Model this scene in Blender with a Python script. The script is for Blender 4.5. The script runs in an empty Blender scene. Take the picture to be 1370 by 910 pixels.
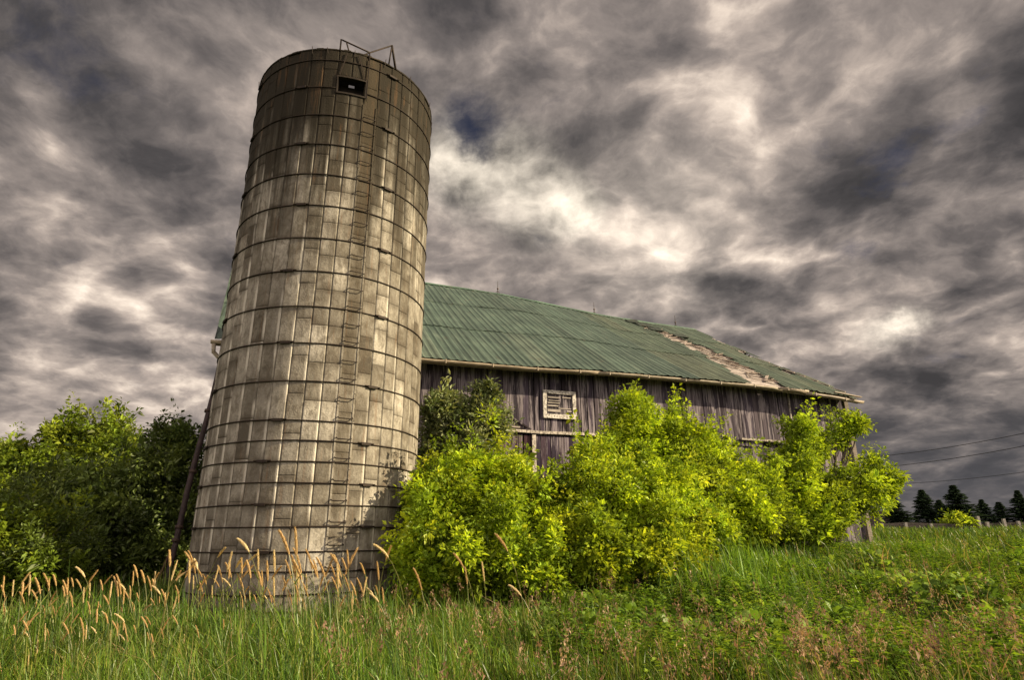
import bpy, math, random
import numpy as np
from mathutils import Matrix, Vector
R_ = math.radians
random.seed(7)
rng = np.random.default_rng(11)
scene = bpy.context.scene
col = scene.collection

# ------------------------------------------------------------------ camera
F, PITCH, ROLL = 811.094, 0.321417, -0.00766
EYE = 1.5
ct, st = math.cos(PITCH), math.sin(PITCH)
cr, sr = math.cos(ROLL), math.sin(ROLL)
fwd, up0, rt0 = Vector((0, ct, st)), Vector((0, -st, ct)), Vector((1, 0, 0))
cam_r = cr * rt0 + sr * up0
cam_u = -sr * rt0 + cr * up0
cd = bpy.data.cameras.new('camera')
cd.sensor_width = 36.0
cd.lens = F / 1370 * 36.0
cd.clip_start, cd.clip_end = 0.05, 6000
cam = bpy.data.objects.new('camera', cd)
M4 = Matrix((cam_r, cam_u, -fwd)).transposed().to_4x4()
M4.translation = (0, 0, EYE)
cam.matrix_world = M4
col.objects.link(cam)
scene.camera = cam


def at(px, py, Y):
    """world point on the photograph's line of sight (px, py) at distance Y"""
    x, y = (px - 685) / F, -(py - 455) / F
    d = x * cam_r + y * cam_u + fwd
    t = Y / d.y
    return Vector((0, 0, EYE)) + d * t


def mpp(px, py, Y):
    """metres for one photograph pixel there"""
    x, y = (px - 685) / F, -(py - 455) / F
    d = x * cam_r + y * cam_u + fwd
    return (Y / d.y) / F


def direction(px, py):
    x, y = (px - 685) / F, -(py - 455) / F
    return (x * cam_r + y * cam_u + fwd).normalized()


# ------------------------------------------------------------------ object helpers
def tag(o, label=None, cat=None, group=None, kind=None):
    if label: o['label'] = label
    if cat: o['category'] = cat
    if group: o['group'] = group
    if kind: o['kind'] = kind
    return o


def empty(name, loc=(0, 0, 0), rz=0.0):
    o = bpy.data.objects.new(name, None)
    o.location = loc
    o.rotation_euler = (0, 0, rz)
    o.empty_display_size = 0.2
    col.objects.link(o)
    return o


def mesh_np(name, V, faces_idx, mat, parent=None, colr=None, smooth=False):
    """V (n,3); faces_idx (m,k) one face size; colr (n,3|4) per vertex"""
    V = np.asarray(V, np.float32)
    Fi = np.asarray(faces_idx, np.int32)
    me = bpy.data.meshes.new(name)
    m, k = Fi.shape
    me.vertices.add(len(V))
    me.vertices.foreach_set('co', V.ravel())
    me.loops.add(m * k)
    me.loops.foreach_set('vertex_index', Fi.ravel())
    me.polygons.add(m)
    me.polygons.foreach_set('loop_start', np.arange(0, m * k, k, dtype=np.int32))
    if colr is not None:
        c = np.ones((len(V), 4), np.float32)
        c[:, :colr.shape[1]] = colr
        a = me.color_attributes.new('Col', 'FLOAT_COLOR', 'POINT')
        a.data.foreach_set('color', c.ravel())
    me.update(calc_edges=True)
    me.polygons.foreach_set('use_smooth', np.full(m, smooth, dtype=bool))
    me.materials.append(mat)
    o = bpy.data.objects.new(name, me)
    col.objects.link(o)
    o.parent = parent
    return o


class MB:
    """collects quads/boxes/tubes that become ONE mesh object"""
    def __init__(self): self.v, self.f, self.c = [], [], []
    def quad(self, a, b, c, d, cc=(1, 1, 1)):
        n = len(self.v); self.v += [tuple(a), tuple(b), tuple(c), tuple(d)]
        self.c += [cc] * 4; self.f.append((n, n + 1, n + 2, n + 3))
    def poly(self, pts, cc=(1, 1, 1)):
        n = len(self.v); self.v += [tuple(p) for p in pts]; self.c += [cc] * len(pts)
        self.f.append(tuple(range(n, n + len(pts))))
    def hexa(self, P, cc=(1, 1, 1)):
        """8 points: bottom 4 (ccw) then top 4"""
        n = len(self.v); self.v += [tuple(p) for p in P]; self.c += [cc] * 8
        for q in ((3, 2, 1, 0), (4, 5, 6, 7), (0, 1, 5, 4), (1, 2, 6, 5), (2, 3, 7, 6), (3, 0, 4, 7)):
            self.f.append(tuple(n + i for i in q))
    def box(self, lo, hi, cc=(1, 1, 1)):
        x0, y0, z0 = lo; x1, y1, z1 = hi
        self.hexa([(x0, y0, z0), (x1, y0, z0), (x1, y1, z0), (x0, y1, z0),
                   (x0, y0, z1), (x1, y0, z1), (x1, y1, z1), (x0, y1, z1)], cc)
    def bar(self, a, b, w, h, cc=(1, 1, 1), upv=(0, 0, 1)):
        a, b = Vector(a), Vector(b); d = (b - a).normalized()
        s = d.cross(Vector(upv))
        if s.length < 1e-4: s = d.cross(Vector((1, 0, 0)))
        s.normalize(); u = s.cross(d).normalized()
        s *= w / 2; u *= h / 2
        self.hexa([a - s - u, a + s - u, b + s - u, b - s - u, a - s + u, a + s + u, b + s + u, b - s + u], cc)
    def tube(self, pts, rad, n=6, cc=(1, 1, 1), caps=True):
        pts = [Vector(p) for p in pts]
        if not hasattr(rad, '__len__'): rad = [rad] * len(pts)
        base = len(self.v); prev = None
        for i, p in enumerate(pts):
            d = (pts[min(i + 1, len(pts) - 1)] - pts[max(i - 1, 0)]).normalized()
            if prev is None:
                s = d.cross(Vector((0, 0, 1)))
                if s.length < .05: s = d.cross(Vector((1, 0, 0)))
            else: s = prev - d * prev.dot(d)
            s.normalize(); prev = s; u = s.cross(d)
            for k in range(n):
                a = 2 * math.pi * k / n
                self.v.append(tuple(p + (s * math.cos(a) + u * math.sin(a)) * rad[i])); self.c.append(cc)
        for i in range(len(pts) - 1):
            for k in range(n):
                a0, a1 = base + i * n + k, base + i * n + (k + 1) % n
                self.f.append((a0, a1, a1 + n, a0 + n))
        if caps:
            self.f.append(tuple(base + k for k in range(n - 1, -1, -1)))
            e = base + (len(pts) - 1) * n
            self.f.append(tuple(e + k for k in range(n)))
    def build(self, name, mat, parent=None, smooth=False):
        me = bpy.data.meshes.new(name)
        me.from_pydata(self.v, [], self.f)
        a = me.color_attributes.new('Col', 'FLOAT_COLOR', 'POINT')
        c = np.ones((len(self.v), 4), np.float32); c[:, :3] = np.array(self.c, np.float32)
        a.data.foreach_set('color', c.ravel())
        me.polygons.foreach_set('use_smooth', np.full(len(me.polygons), smooth, dtype=bool))
        me.materials.append(mat)
        o = bpy.data.objects.new(name, me)
        col.objects.link(o); o.parent = parent
        return o


def copy_tree(o, parent=None):
    kids = list(o.children)
    c = o.copy(); col.objects.link(c); c.parent = parent
    for k in kids: copy_tree(k, c)
    return c


# ------------------------------------------------------------------ materials
class NT:
    def __init__(self, name):
        self.m = bpy.data.materials.new(name); self.m.use_nodes = True
        self.t = self.m.node_tree; self.t.nodes.clear()
        self.out = self.t.nodes.new('ShaderNodeOutputMaterial')
    def n(self, typ, **kw):
        nd = self.t.nodes.new(typ)
        ins = kw.pop('ins', {})
        for k, v in kw.items(): setattr(nd, k, v)
        for k, v in ins.items():
            s = nd.inputs[k]
            if isinstance(v, bpy.types.NodeSocket): self.t.links.new(v, s)
            else:
                if s.type == 'RGBA' and len(v) == 3: v = (*v, 1)
                s.default_value = v
        return nd
    def mapped(self, scale, kind='Object', loc=(0, 0, 0)):
        tc = self.n('ShaderNodeTexCoord')
        return self.n('ShaderNodeMapping', ins={'Vector': tc.outputs[kind], 'Scale': scale, 'Location': loc}).outputs[0]
    def noise(self, vec, scale, detail=4, rough=.55, dist=0.0):
        return self.n('ShaderNodeTexNoise', ins={'Vector': vec, 'Scale': scale, 'Detail': detail, 'Roughness': rough, 'Distortion': dist}).outputs[0]
    def ramp(self, fac, stops, interp='LINEAR'):
        r = self.n('ShaderNodeValToRGB', ins={'Fac': fac}); cr_ = r.color_ramp; cr_.interpolation = interp
        els = cr_.elements; els[0].position = stops[0][0]; els[-1].position = stops[-1][0]
        for p, c in stops[1:-1]: els.new(p)
        for e, (p, c) in zip(els, stops): e.color = (c, c, c, 1) if not hasattr(c, '__len__') else (*c, 1)
        return r.outputs[0]
    def mix(self, fac, a, b, mode='MIX'):
        nd = self.t.nodes.new('ShaderNodeMix'); nd.data_type = 'RGBA'; nd.blend_type = mode
        for s, v in ((nd.inputs[0], fac), (nd.inputs[6], a), (nd.inputs[7], b)):
            if isinstance(v, bpy.types.NodeSocket): self.t.links.new(v, s)
            else:
                if s.type == 'RGBA' and len(v) == 3: v = (*v, 1)
                s.default_value = v
        return nd.outputs[2]
    def math(self, op, a, b=0.0, c=0.0, clamp=False):
        nd = self.t.nodes.new('ShaderNodeMath'); nd.operation = op; nd.use_clamp = clamp
        for s, v in zip(nd.inputs, (a, b, c)):
            if isinstance(v, bpy.types.NodeSocket): self.t.links.new(v, s)
            else: s.default_value = v
        return nd.outputs[0]
    def attr(self):
        return self.n('ShaderNodeAttribute', attribute_name='Col')
    def done(self, colr, rough=.85, bump=None, bstr=.3, bdist=.02, metal=0.0, spec=.3):
        p = self.n('ShaderNodeBsdfPrincipled', ins={'Roughness': rough, 'Metallic': metal, 'Specular IOR Level': spec})
        s = p.inputs['Base Color']
        if isinstance(colr, bpy.types.NodeSocket): self.t.links.new(colr, s)
        else: s.default_value = (*colr, 1)
        if bump is not None:
            b = self.n('ShaderNodeBump', ins={'Height': bump, 'Strength': bstr, 'Distance': bdist})
            self.t.links.new(b.outputs[0], p.inputs['Normal'])
        self.t.links.new(p.outputs[0], self.out.inputs[0])
        return self.m


def mat_leaf(name, tint=(1, 1, 1), trans=.38, gloss=.06):
    T = NT(name); a = T.attr().outputs['Color']
    c = T.mix(1.0, a, tint, 'MULTIPLY')
    d = T.n('ShaderNodeBsdfDiffuse', ins={'Color': c})
    tc = T.mix(1.0, c, (1.25, 1.15, .55), 'MULTIPLY')
    t = T.n('ShaderNodeBsdfTranslucent', ins={'Color': tc})
    g = T.n('ShaderNodeBsdfGlossy', ins={'Color': (.6, .6, .55), 'Roughness': .42})
    m1 = T.n('ShaderNodeMixShader', ins={0: trans, 1: d.outputs[0], 2: t.outputs[0]})
    m2 = T.n('ShaderNodeMixShader', ins={0: gloss, 1: m1.outputs[0], 2: g.outputs[0]})
    T.t.links.new(m2.outputs[0], T.out.inputs[0])
    return T.m


def mat_concrete():
    T = NT('silo concrete'); at_ = T.attr()
    sep = T.n('ShaderNodeSeparateColor', ins={0: at_.outputs['Color']})
    u, v, rnd = sep.outputs[0], sep.outputs[1], sep.outputs[2]
    def nz(scale, detail=6, rough=.62, dist=.2, loc=(0, 0, 0), lo=.36, hi=.64):
        return T.ramp(T.noise(T.mapped(scale, loc=loc), 1.0, detail, rough, dist), [(lo, 0), (hi, 1)])
    z = T.n('ShaderNodeSeparateXYZ', ins={0: T.n('ShaderNodeTexCoord').outputs['Object']}).outputs[2]
    base = T.ramp(rnd, [(0, (.07, .061, .049)), (.3, (.20, .181, .150)), (.6, (.345, .317, .268)), (1, (.56, .52, .445))])
    blot = nz((1.5, 1.5, 1.1)); run = nz((4.2, 4.2, .55), 8, .7, .6, lo=.45, hi=.66); run2 = nz((6.5, 6.5, 4.0), 7, .7, .6, (4, 7, 2), .46, .62)
    fine = nz((26, 26, 22), 5, .65); blot2 = nz((3.6, 3.6, 2.2), 7, .68, .5, (2, 9, 5), .46, .62)
    c = T.mix(T.math('MULTIPLY', blot, .5), base, (.085, .072, .053))
    c = T.mix(T.math('MULTIPLY', blot2, .5), c, (.40, .365, .30))
    c = T.mix(T.math('MULTIPLY', run, T.ramp(T.math('MULTIPLY', z, .1), [(.1, .22), (.5, .38), (.95, .75)])), c, (.055, .043, .029))
    c = T.mix(T.math('MULTIPLY', run2, .6), c, (.085, .067, .047))
    c = T.mix(T.math('MULTIPLY', fine, .35), c, (.10, .085, .062))
    # pale lime leached from some joints
    edge = T.ramp(u, [(0, 0), (.80, 0), (.94, 1)])
    lim = T.math('MULTIPLY', edge, nz((2.2, 2.2, .8), 3, .5, 0, (3, 1, 7), .47, .56))
    c = T.mix(T.math('MULTIPLY', lim, .85), c, (.58, .54, .46))
    # darker towards the ends of each stave
    vv = T.ramp(v, [(0, 1), (.13, .3), (.3, 0), (.8, 0), (1, .75)])
    c = T.mix(T.math('MULTIPLY', vv, T.math('MULTIPLY_ADD', rnd, -.6, 1.0)), c, (.075, .062, .046))
    # black algae running down from the rim in tongues
    drip = nz((3.1, 3.1, .16), 6, .62, .3, (9, 2, 4), .34, .66)
    zz = T.math('MULTIPLY_ADD', drip, 3.6, z)
    top = T.ramp(T.math('MULTIPLY_ADD', zz, 1 / 6.0, -9.2 / 6.0), [(.0, 0), (.22, .45), (.42, .86), (.6, .985)])
    c = T.mix(top, c, (.022, .018, .012))
    # the column under the hatch is kept wet: a dark run either side of the rungs
    ob = T.n('ShaderNodeTexCoord').outputs['Object']
    so_ = T.n('ShaderNodeSeparateXYZ', ins={0: ob})
    ang = T.math('ARCTAN2', so_.outputs[0], T.math('MULTIPLY', so_.outputs[1], -1.0))
    lad_ = T.ramp(T.math('ABSOLUTE', T.math('SUBTRACT', ang, R_(29.5))), [(0, 1), (R_(2.6), .9), (R_(6.5), 0)])
    lad_ = T.math('MULTIPLY', lad_, T.math('MULTIPLY_ADD', run, .35, .65))
    c = T.mix(T.math('MULTIPLY', lad_, T.ramp(T.math('MULTIPLY', z, .1), [(.1, .5), (.6, 1)])), c, (.06, .047, .03))
    # thin rust below the hoops
    rust = T.math('MULTIPLY', nz((13, 13, .8), 5, .65, .3, (1, 5, 8), .58, .70), .4)
    c = T.mix(rust, c, (.16, .085, .04))
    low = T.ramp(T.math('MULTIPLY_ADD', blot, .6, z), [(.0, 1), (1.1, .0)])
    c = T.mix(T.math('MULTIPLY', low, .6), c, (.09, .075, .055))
    h = T.math('ADD', T.math('MULTIPLY', fine, .5), T.math('ADD', T.math('MULTIPLY', blot2, .35), T.noise(ob, 40, 3)))
    return T.done(c, .92, h, .5, .014, spec=.15)


def mat_col(name, rough=.8, nscale=(6, 6, 6), amt=.5, dark=(.4, .4, .4), light=(1.35, 1.3, 1.25), bstr=.3, metal=0, spec=.3, lo=.3, hi=.7):
    """vertex colour times procedural wear"""
    T = NT(name); a = T.attr().outputs['Color']
    n1 = T.noise(T.mapped(nscale), 1.0, 7, .65, .2)
    m = T.ramp(n1, [(lo, dark), (hi, light)])
    c = T.mix(amt, a, T.mix(1.0, a, m, 'MULTIPLY'))
    return T.done(c, rough, n1, bstr, .01, metal, spec)


def mat_boards():
    T = NT('weathered barn boards'); a = T.attr().outputs['Color']
    g1 = T.noise(T.mapped((16, 16, .7)), 1.0, 8, .7, .15)
    g2 = T.noise(T.mapped((5.5, 5.5, .55), loc=(5, 3, 1)), 1.0, 6, .65, .3)
    g3 = T.noise(T.mapped((42, 42, 1.2)), 1.0, 5, .6)
    c = T.mix(1.0, a, T.ramp(g1, [(.3, (.45, .42, .42)), (.7, (1.3, 1.25, 1.25))]), 'MULTIPLY')
    peel = T.math('MULTIPLY', T.ramp(g2, [(.48, 0), (.55, 1)]), T.ramp(g3, [(.4, .1), (.56, 1)]))
    c = T.mix(T.math('MULTIPLY', peel, .8), c, (.52, .475, .455))
    c = T.mix(1.0, c, (.56, .535, .60), 'MULTIPLY')
    return T.done(c, .92, T.math('ADD', g1, T.math('MULTIPLY', g3, .7)), .6, .012, spec=.15)


def mat_roof():
    T = NT('green painted roof metal'); a = T.attr().outputs['Color']
    n1 = T.noise(T.mapped((.9, .9, .9)), 1.0, 7, .65, .4)
    n2 = T.noise(T.mapped((9, .8, .8)), 1.0, 5, .65)
    c = T.mix(1.0, a, T.ramp(n1, [(.3, (.6, .62, .62)), (.7, (1.35, 1.3, 1.25))]), 'MULTIPLY')
    c = T.mix(T.math('MULTIPLY', T.ramp(n2, [(.5, 0), (.75, 1)]), .35), c, (.19, .22, .17))
    c = T.mix(T.math('MULTIPLY', T.ramp(T.noise(T.mapped((2.2, 1.2, 1.2), loc=(4, 4, 4)), 1.3, 6, .7), [(.6, 0), (.72, 1)]), .5), c, (.1, .07, .045))
    return T.done(c, .5, n2, .15, .01, spec=.4)


MAT = dict(
    conc=mat_concrete(),
    iron=mat_col('rusty iron', .7, (9, 9, 9), .8, (.4, .35, .3), (1.5, 1.2, 1.0), metal=.3),
    boards=mat_boards(),
    roof=mat_roof(),
    wood=mat_col('grey weathered wood', .9, (3, 24, 24), .9, (.45, .42, .4), (1.45, 1.4, 1.35), .5, spec=.15),
    paint=mat_col('old peeling white paint', .85, (14, 14, 14), .95, (.22, .2, .19), (1.02, 1.0, .98), .4, lo=.38, hi=.6),
    gutter=mat_col('tarnished gutter metal', .6, (2.5, 9, 9), .9, (.45, .4, .34), (1.3, 1.25, 1.2), .2),
    stone=mat_col('field stone', .9, (7, 7, 7), .9, (.5, .48, .46), (1.35, 1.32, 1.28), .7),
    dark=mat_col('dark interior timber', .95, (3, 3, 3), .6),
    bark=mat_col('bark', .95, (18, 18, 4), .9, (.45, .42, .4), (1.4, 1.35, 1.3), .8, spec=.1),
    leaf=mat_leaf('maple leaves', (1, 1, 1), .45, .02),
    leafd=mat_leaf('shaded shrub leaves', (1, 1, 1), .3, .04),
    grass=mat_leaf('grass blades', (1, 1, 1), .35, .04),
    seed=mat_leaf('dry seed heads', (1, 1, 1), .3, .02),
    needle=mat_leaf('spruce needles', (1, 1, 1), .08, .03),
    wire=mat_col('power cable', .6), plaster=mat_col('house siding', .85, (1, 1, 8), .5),
    shingle=mat_col('house shingles', .9, (2, 2, 14), .8),
)


# ------------------------------------------------------------------ terrain height
def sstep(a, b, x):
    t = np.clip((x - a) / (b - a), 0, 1)
    return t * t * (3 - 2 * t)


def gz(x, y):
    """ground height: flat by the silo, an earth bank up to the barn and the field on the right"""
    x = np.asarray(x, float); y = np.asarray(y, float)
    side = sstep(-3.0, 7.5, x + .12 * (y - 14))
    bank = sstep(8.0, 19.5, y + .10 * x)
    z = .05 + .92 * side * bank
    z = z + .12 * sstep(10, 16, y) * (1 - side)
    z = z + .50 * side * sstep(23.5, 28, y) * sstep(11, 15, x) * (1 - sstep(31, 40, y))
    z = z + 1.0 * side * sstep(28, 52, y)
    z = z + .05 * np.sin(x * 1.3 + 1) * np.sin(y * .9) + .035 * np.sin(x * 2.9 + y * 2.1)
    z = z + sstep(-1, 2, x) * sstep(6, 8, y) * (1 - sstep(15, 19, y)) * (.09 * np.sin(x * 1.9 + 1.1 * np.sin(y * 1.6)) + .08 * np.sin(y * 2.3 + 1.2 * np.sin(x * 1.2)))
    z = z + .06 * np.sin(x * .6 - y * .45) * sstep(15, 25, y)
    return z


def gzf(x, y): return float(gz(x, y))


def build_ground():
    xs = np.concatenate([np.linspace(-1500, -60, 14)[:-1], np.linspace(-60, 60, 201), np.linspace(60, 1500, 14)[1:]])
    ys = np.concatenate([np.linspace(-300, -10, 6)[:-1], np.linspace(-10, 60, 141), np.linspace(60, 2500, 22)[1:]])
    X, Y = np.meshgrid(xs, ys)
    V = np.stack([X, Y, gz(X, Y)], -1).reshape(-1, 3)
    nx = len(xs)
    i, j = np.meshgrid(np.arange(nx - 1), np.arange(len(ys) - 1))
    a = (j * nx + i).ravel()
    Fq = np.stack([a, a + 1, a + nx + 1, a + nx], 1)
    T = NT('meadow soil')
    n1 = T.noise(T.mapped((.5, .5, .5)), 1.0, 6, .6); n2 = T.noise(T.mapped((5, 5, 5)), 1.0, 5, .65)
    c = T.ramp(n1, [(.3, (.035, .055, .012)), (.55, (.06, .085, .02)), (.75, (.10, .10, .035))])
    c = T.mix(T.ramp(n2, [(.45, 0), (.7, .8)]), c, (.035, .028, .016))
    m = T.done(c, .95, n2, .6, .05, spec=.1)
    tag(mesh_np('ground', V, Fq, m, smooth=True), kind='structure')


build_ground()

# ------------------------------------------------------------------ silo
SX, SY, SR = -4.316, 13.387, 2.1947
SZ0 = gzf(SX, SY) - .1
ZTOP = 12.36
silo = empty('silo', (SX, SY, 0))
tag(silo, 'tall round grey concrete stave silo bound with iron hoops, open at the top', 'silo')


def cyl(ang, r, z):
    a = R_(ang); return Vector((r * math.sin(a), -r * math.cos(a), z))


def build_staves():
    V, Fq, C = [], [], []
    NS = 44; da = 360 / NS
    a_off = 30.2 - da / 2           # one stave column centred behind the ladder
    rr = random.Random(5)
    hatch = lambda a0, a1, z0, z1: a0 < 26.6 and a1 > 10.2 and z1 > 11.2 and z0 < 11.61
    for k in range(NS):
        a0 = a_off + k * da; a1 = a0 + da
        a0w = (a0 + 180) % 360 - 180; a1w = a0w + da
        fr = rr.choice([0, 0, .5, .33, .66, rr.random(), rr.random()])
        zs = []; z = 11.302 + .762 * 2 - fr * .762
        while z > SZ0 - .8: zs.append(z); z -= .762
        col_t = rr.random()
        for j in range(len(zs) - 1):
            zt, zb = min(zs[j], ZTOP), max(zs[j + 1], SZ0)
            segs = [(zt, zb)]
            if 10.0 < a0w + da / 2 < 27:      # the hatch opening cuts two columns
                new = []
                for (t, b) in segs:
                    if b < 11.2: new.append((t, b) if t <= 11.2 else (11.2, b))
                    if t > 11.61: new.append((t, max(b, 11.61)))
                segs = new
            for (t, b) in segs:
                if t - b < .03: continue
                rnd = min(1, max(0, rr.gauss(.52, .27) + (col_t - .5) * .25 + (-.35 if rr.random() < .08 else 0)))
                jit = rr.uniform(-.003, .003); g = .055 * da / 2 / .5 * .5; dz = .0025; tilt = rr.uniform(-.004, .004)
                n = len(V)
                cols_ = [0, .06, .5, .94, 1.0]; rows_ = [0, .02, .5, .98, 1.0]
                for rj, rv in enumerate(rows_):
                    for ci, cu in enumerate(cols_):
                        aa = a0 + .14 + (da - .28) * cu
                        zz = b + dz + (t - b - 2 * dz) * rv
                        edge = (ci in (0, 4)) or (rj in (0, 4))
                        r = SR + jit + tilt * (cu - .5) * 2 - (.016 if ci in (0, 4) else .006 if rj in (0, 4) else 0)
                        V.append(cyl(aa, r, zz)); C.append((cu, rv, rnd))
                for rj in range(4):
                    for ci in range(4):
                        i0 = n + rj * 5 + ci
                        Fq.append((i0, i0 + 1, i0 + 6, i0 + 5))
    # shell behind the staves (mortar), inside face, rim
    n = len(V); NSEG = 88
    levels = [(SR - .02, SZ0 - .3), (SR - .02, ZTOP - .01), (SR - .1, ZTOP - .01), (SR - .1, SZ0 - .3)]
    zc = [SZ0 - .3, 11.2, 11.61, ZTOP - .012]
    for r in (SR - .022, SR - .10):
        for z in zc:
            for k in range(NSEG):
                V.append(cyl(a_off + 360 * k / NSEG, r, z)); C.append((.5, .5, .12))
    idx = lambda ri, zi, k: n + (ri * 4 + zi) * NSEG + k % NSEG
    for k in range(NSEG):
        am = (a_off + 360 * (k + .5) / NSEG + 180) % 360 - 180
        for zi in range(3):
            if zi == 1 and 10.0 < am < 27: continue
            Fq.append((idx(0, zi, k), idx(0, zi, k + 1), idx(0, zi + 1, k + 1), idx(0, zi + 1, k)))
            Fq.append((idx(1, zi, k + 1), idx(1, zi, k), idx(1, zi + 1, k), idx(1, zi + 1, k + 1)))
        Fq.append((idx(0, 3, k), idx(0, 3, k + 1), idx(1, 3, k + 1), idx(1, 3, k)))
    mesh_np('stave_wall', [tuple(v) for v in V], Fq, MAT['conc'], silo, np.array(C, np.float32))


build_staves()
hoop_z = [12.06] + [11.302 - .762 * i for i in range(11)]
hoop_z += [11.302 - .762 * 10 - .381 * i for i in range(1, 6)] + [1.36, 1.02, .66, .38]
IRON = (.026, .020, .016)
rh = random.Random(3)
for i, z in enumerate(hoop_z):
    m = MB(); n = 96; tilt = rh.uniform(-.012, .012); ph = rh.random() * 6
    rad = .013 if i < 12 else .0125
    gap = (10.2, 26.6) if i == 1 else None
    angs = [360 * k / n for k in range(n + 1)]
    if gap: angs = [a for a in np.linspace(gap[1], gap[0] + 360, n)]
    pts = [cyl(a, SR + .012, z + tilt * math.sin(R_(a) + ph) + .004 * math.sin(R_(a * 5) + ph)) for a in angs]
    m.tube(pts, rad, 5, IRON, caps=bool(gap))
    h = m.build('hoop', MAT['iron'], silo, True)
    for a in ([-6 + rh.uniform(-5, 5)] if i % 2 else [44 + rh.uniform(-3, 3), -52]):   # tightening lugs
        lm = MB(); zc = z + tilt * math.sin(R_(a) + ph)
        p = cyl(a, SR + .028, zc); tdir = cyl(a + 90, 1, 0)
        lm.bar(p - tdir * .1, p + tdir * .1, .045, .05, IRON)
        lm.tube([p - tdir * .17 + Vector((0, 0, .012)), p + tdir * .17 + Vector((0, 0, .012))], .013, 5, IRON)
        lm.build('lug', MAT['iron'], h)
# rim: ragged cap ring and stub rods
m = MB()
rr = random.Random(9)
for k in range(88):
    a0, a1 = k * 360 / 88, (k + 1) * 360 / 88
    h = .035 + rr.uniform(-.012, .012)
    P = [cyl(a0, SR - .105, ZTOP), cyl(a0, SR + .012, ZTOP), cyl(a1, SR + .012, ZTOP), cyl(a1, SR - .105, ZTOP)]
    m.hexa([*P, *[p + Vector((0, 0, h)) for p in P]], (.3, .3, .12))
m.build('rim', MAT['conc'], silo)
for a in range(-170, 185, 16):
    m = MB(); l = rr.uniform(.1, .24); b = cyl(a + rr.uniform(-4, 4), SR + .02, ZTOP - .12)
    m.tube([b, b + Vector((rr.uniform(-.04, .04), rr.uniform(-.04, .04), l))], .008, 5, IRON)
    m.build('anchor_rod', MAT['iron'], silo)
# ladder: U-shaped rungs with pale run-off rails on one stave column
lad = MB()
for a in (26.3, 34.2):
    z = 11.0
    while z > .5:
        h = .5 + rr.random() * .5
        a_ = a + rr.uniform(-.15, .15)
        lad.hexa([cyl(a_ - .45, SR - .01, z - h), cyl(a_ - .45, SR + .014, z - h), cyl(a_ + .45, SR + .014, z - h), cyl(a_ + .45, SR - .01, z - h),
                  cyl(a_ - .45, SR - .01, z), cyl(a_ - .45, SR + .014, z), cyl(a_ + .45, SR + .014, z), cyl(a_ + .45, SR - .01, z)],
                 (.5, .5, .7 + rr.random() * .3))
        z -= h + .012
ladder = lad.build('ladder', MAT['conc'], silo)
z = 10.62
while z > .8:
    m = MB()
    zz = z + rr.uniform(-.015, .015); d = rr.uniform(.045, .06); sg = rr.uniform(-.02, .0)
    m.tube([cyl(26.6, SR - .02, zz + .03), cyl(26.6, SR + d, zz), cyl(27.3, SR + d + .015, zz + sg), cyl(33.1, SR + d + .015, zz + sg),
            cyl(33.8, SR + d, zz), cyl(33.8, SR - .02, zz + .03)], .0105, 6, IRON)
    m.build('rung', MAT['iron'], ladder, True)
    z -= .381
# hatch near the top
hm = MB()
for (a0, a1, z0, z1) in ((9.9, 10.5, 11.16, 11.65), (26.5, 27.1, 11.16, 11.65)):
    hm.hexa([cyl(a0, SR - .1, z0), cyl(a0, SR + .03, z0), cyl(a1, SR + .03, z0), cyl(a1, SR - .1, z0),
             cyl(a0, SR - .1, z1), cyl(a0, SR + .03, z1), cyl(a1, SR + .03, z1), cyl(a1, SR - .1, z1)], (.022, .018, .014))
for z0, z1 in ((11.16, 11.2), (11.61, 11.65)):
    for k in range(6):
        a0, a1 = 10.5 + 16 * k / 6, 10.5 + 16 * (k + 1) / 6
        hm.hexa([cyl(a0, SR - .1, z0), cyl(a0, SR + .028, z0), cyl(a1, SR + .028, z0), cyl(a1, SR - .1, z0),
                 cyl(a0, SR - .1, z1), cyl(a0, SR + .028, z1), cyl(a1, SR + .028, z1), cyl(a1, SR - .1, z1)], (.024, .02, .015))
hatch = hm.build('hatch_frame', MAT['iron'], silo)
m = MB()
for a0, a1, z0, z1 in ((9, 28, 11.0, 11.62), (9, 16.5, 11.62, 11.72), (20.5, 28, 11.62, 11.72), (9, 28, 11.72, 12.3)):
    P = [cyl(a0, SR - .32, z0), cyl(a0, SR - .28, z0), cyl(a1, SR - .28, z0), cyl(a1, SR - .32, z0)]
    m.hexa([*P, *[p + Vector((0, 0, z1 - z0)) for p in P]], (.02, .017, .014))
m.build('hatch_door', MAT['iron'], silo)
# rusty braces over the hatch and the bent pipe frame on the rim
m = MB()
for a, b in ((cyl(11.3, SR + .03, 11.66), cyl(14.5, SR + .03, 12.3)), (cyl(25.8, SR + .03, 11.66), cyl(21.0, SR + .03, 12.3)), (cyl(27.4, SR + .03, 11.1), cyl(27.4, SR + .03, 12.42))):
    m = MB(); m.bar(a, b, .018, .018, IRON); m.build('hatch_brace', MAT['iron'], silo)
m = MB(); pr = .019
T0 = cyl(9.8, SR, ZTOP); A = cyl(9.8, SR, ZTOP + .33); B = cyl(27.5, SR - .02, ZTOP + .16); B0 = cyl(27.5, SR - .02, ZTOP - .1)
Cc = cyl(41.0, SR + .02, ZTOP + .62); D = cyl(45.0, SR, ZTOP); E_ = cyl(40.0, SR, ZTOP + .05)
m.tube([T0, A, A + (B - A) * .08, B], pr, 6, IRON)
m.tube([A + (B - A) * .18, cyl(15.5, SR - .05, ZTOP)], pr * .9, 6, IRON)
m.tube([B0, B, Cc], pr, 6, IRON)
m.tube([B, cyl(21, SR - .1, ZTOP)], pr, 6, IRON)
m.tube([Cc, Cc + (D - Cc) * .12, D], pr * 1.5, 6, IRON)
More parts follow.
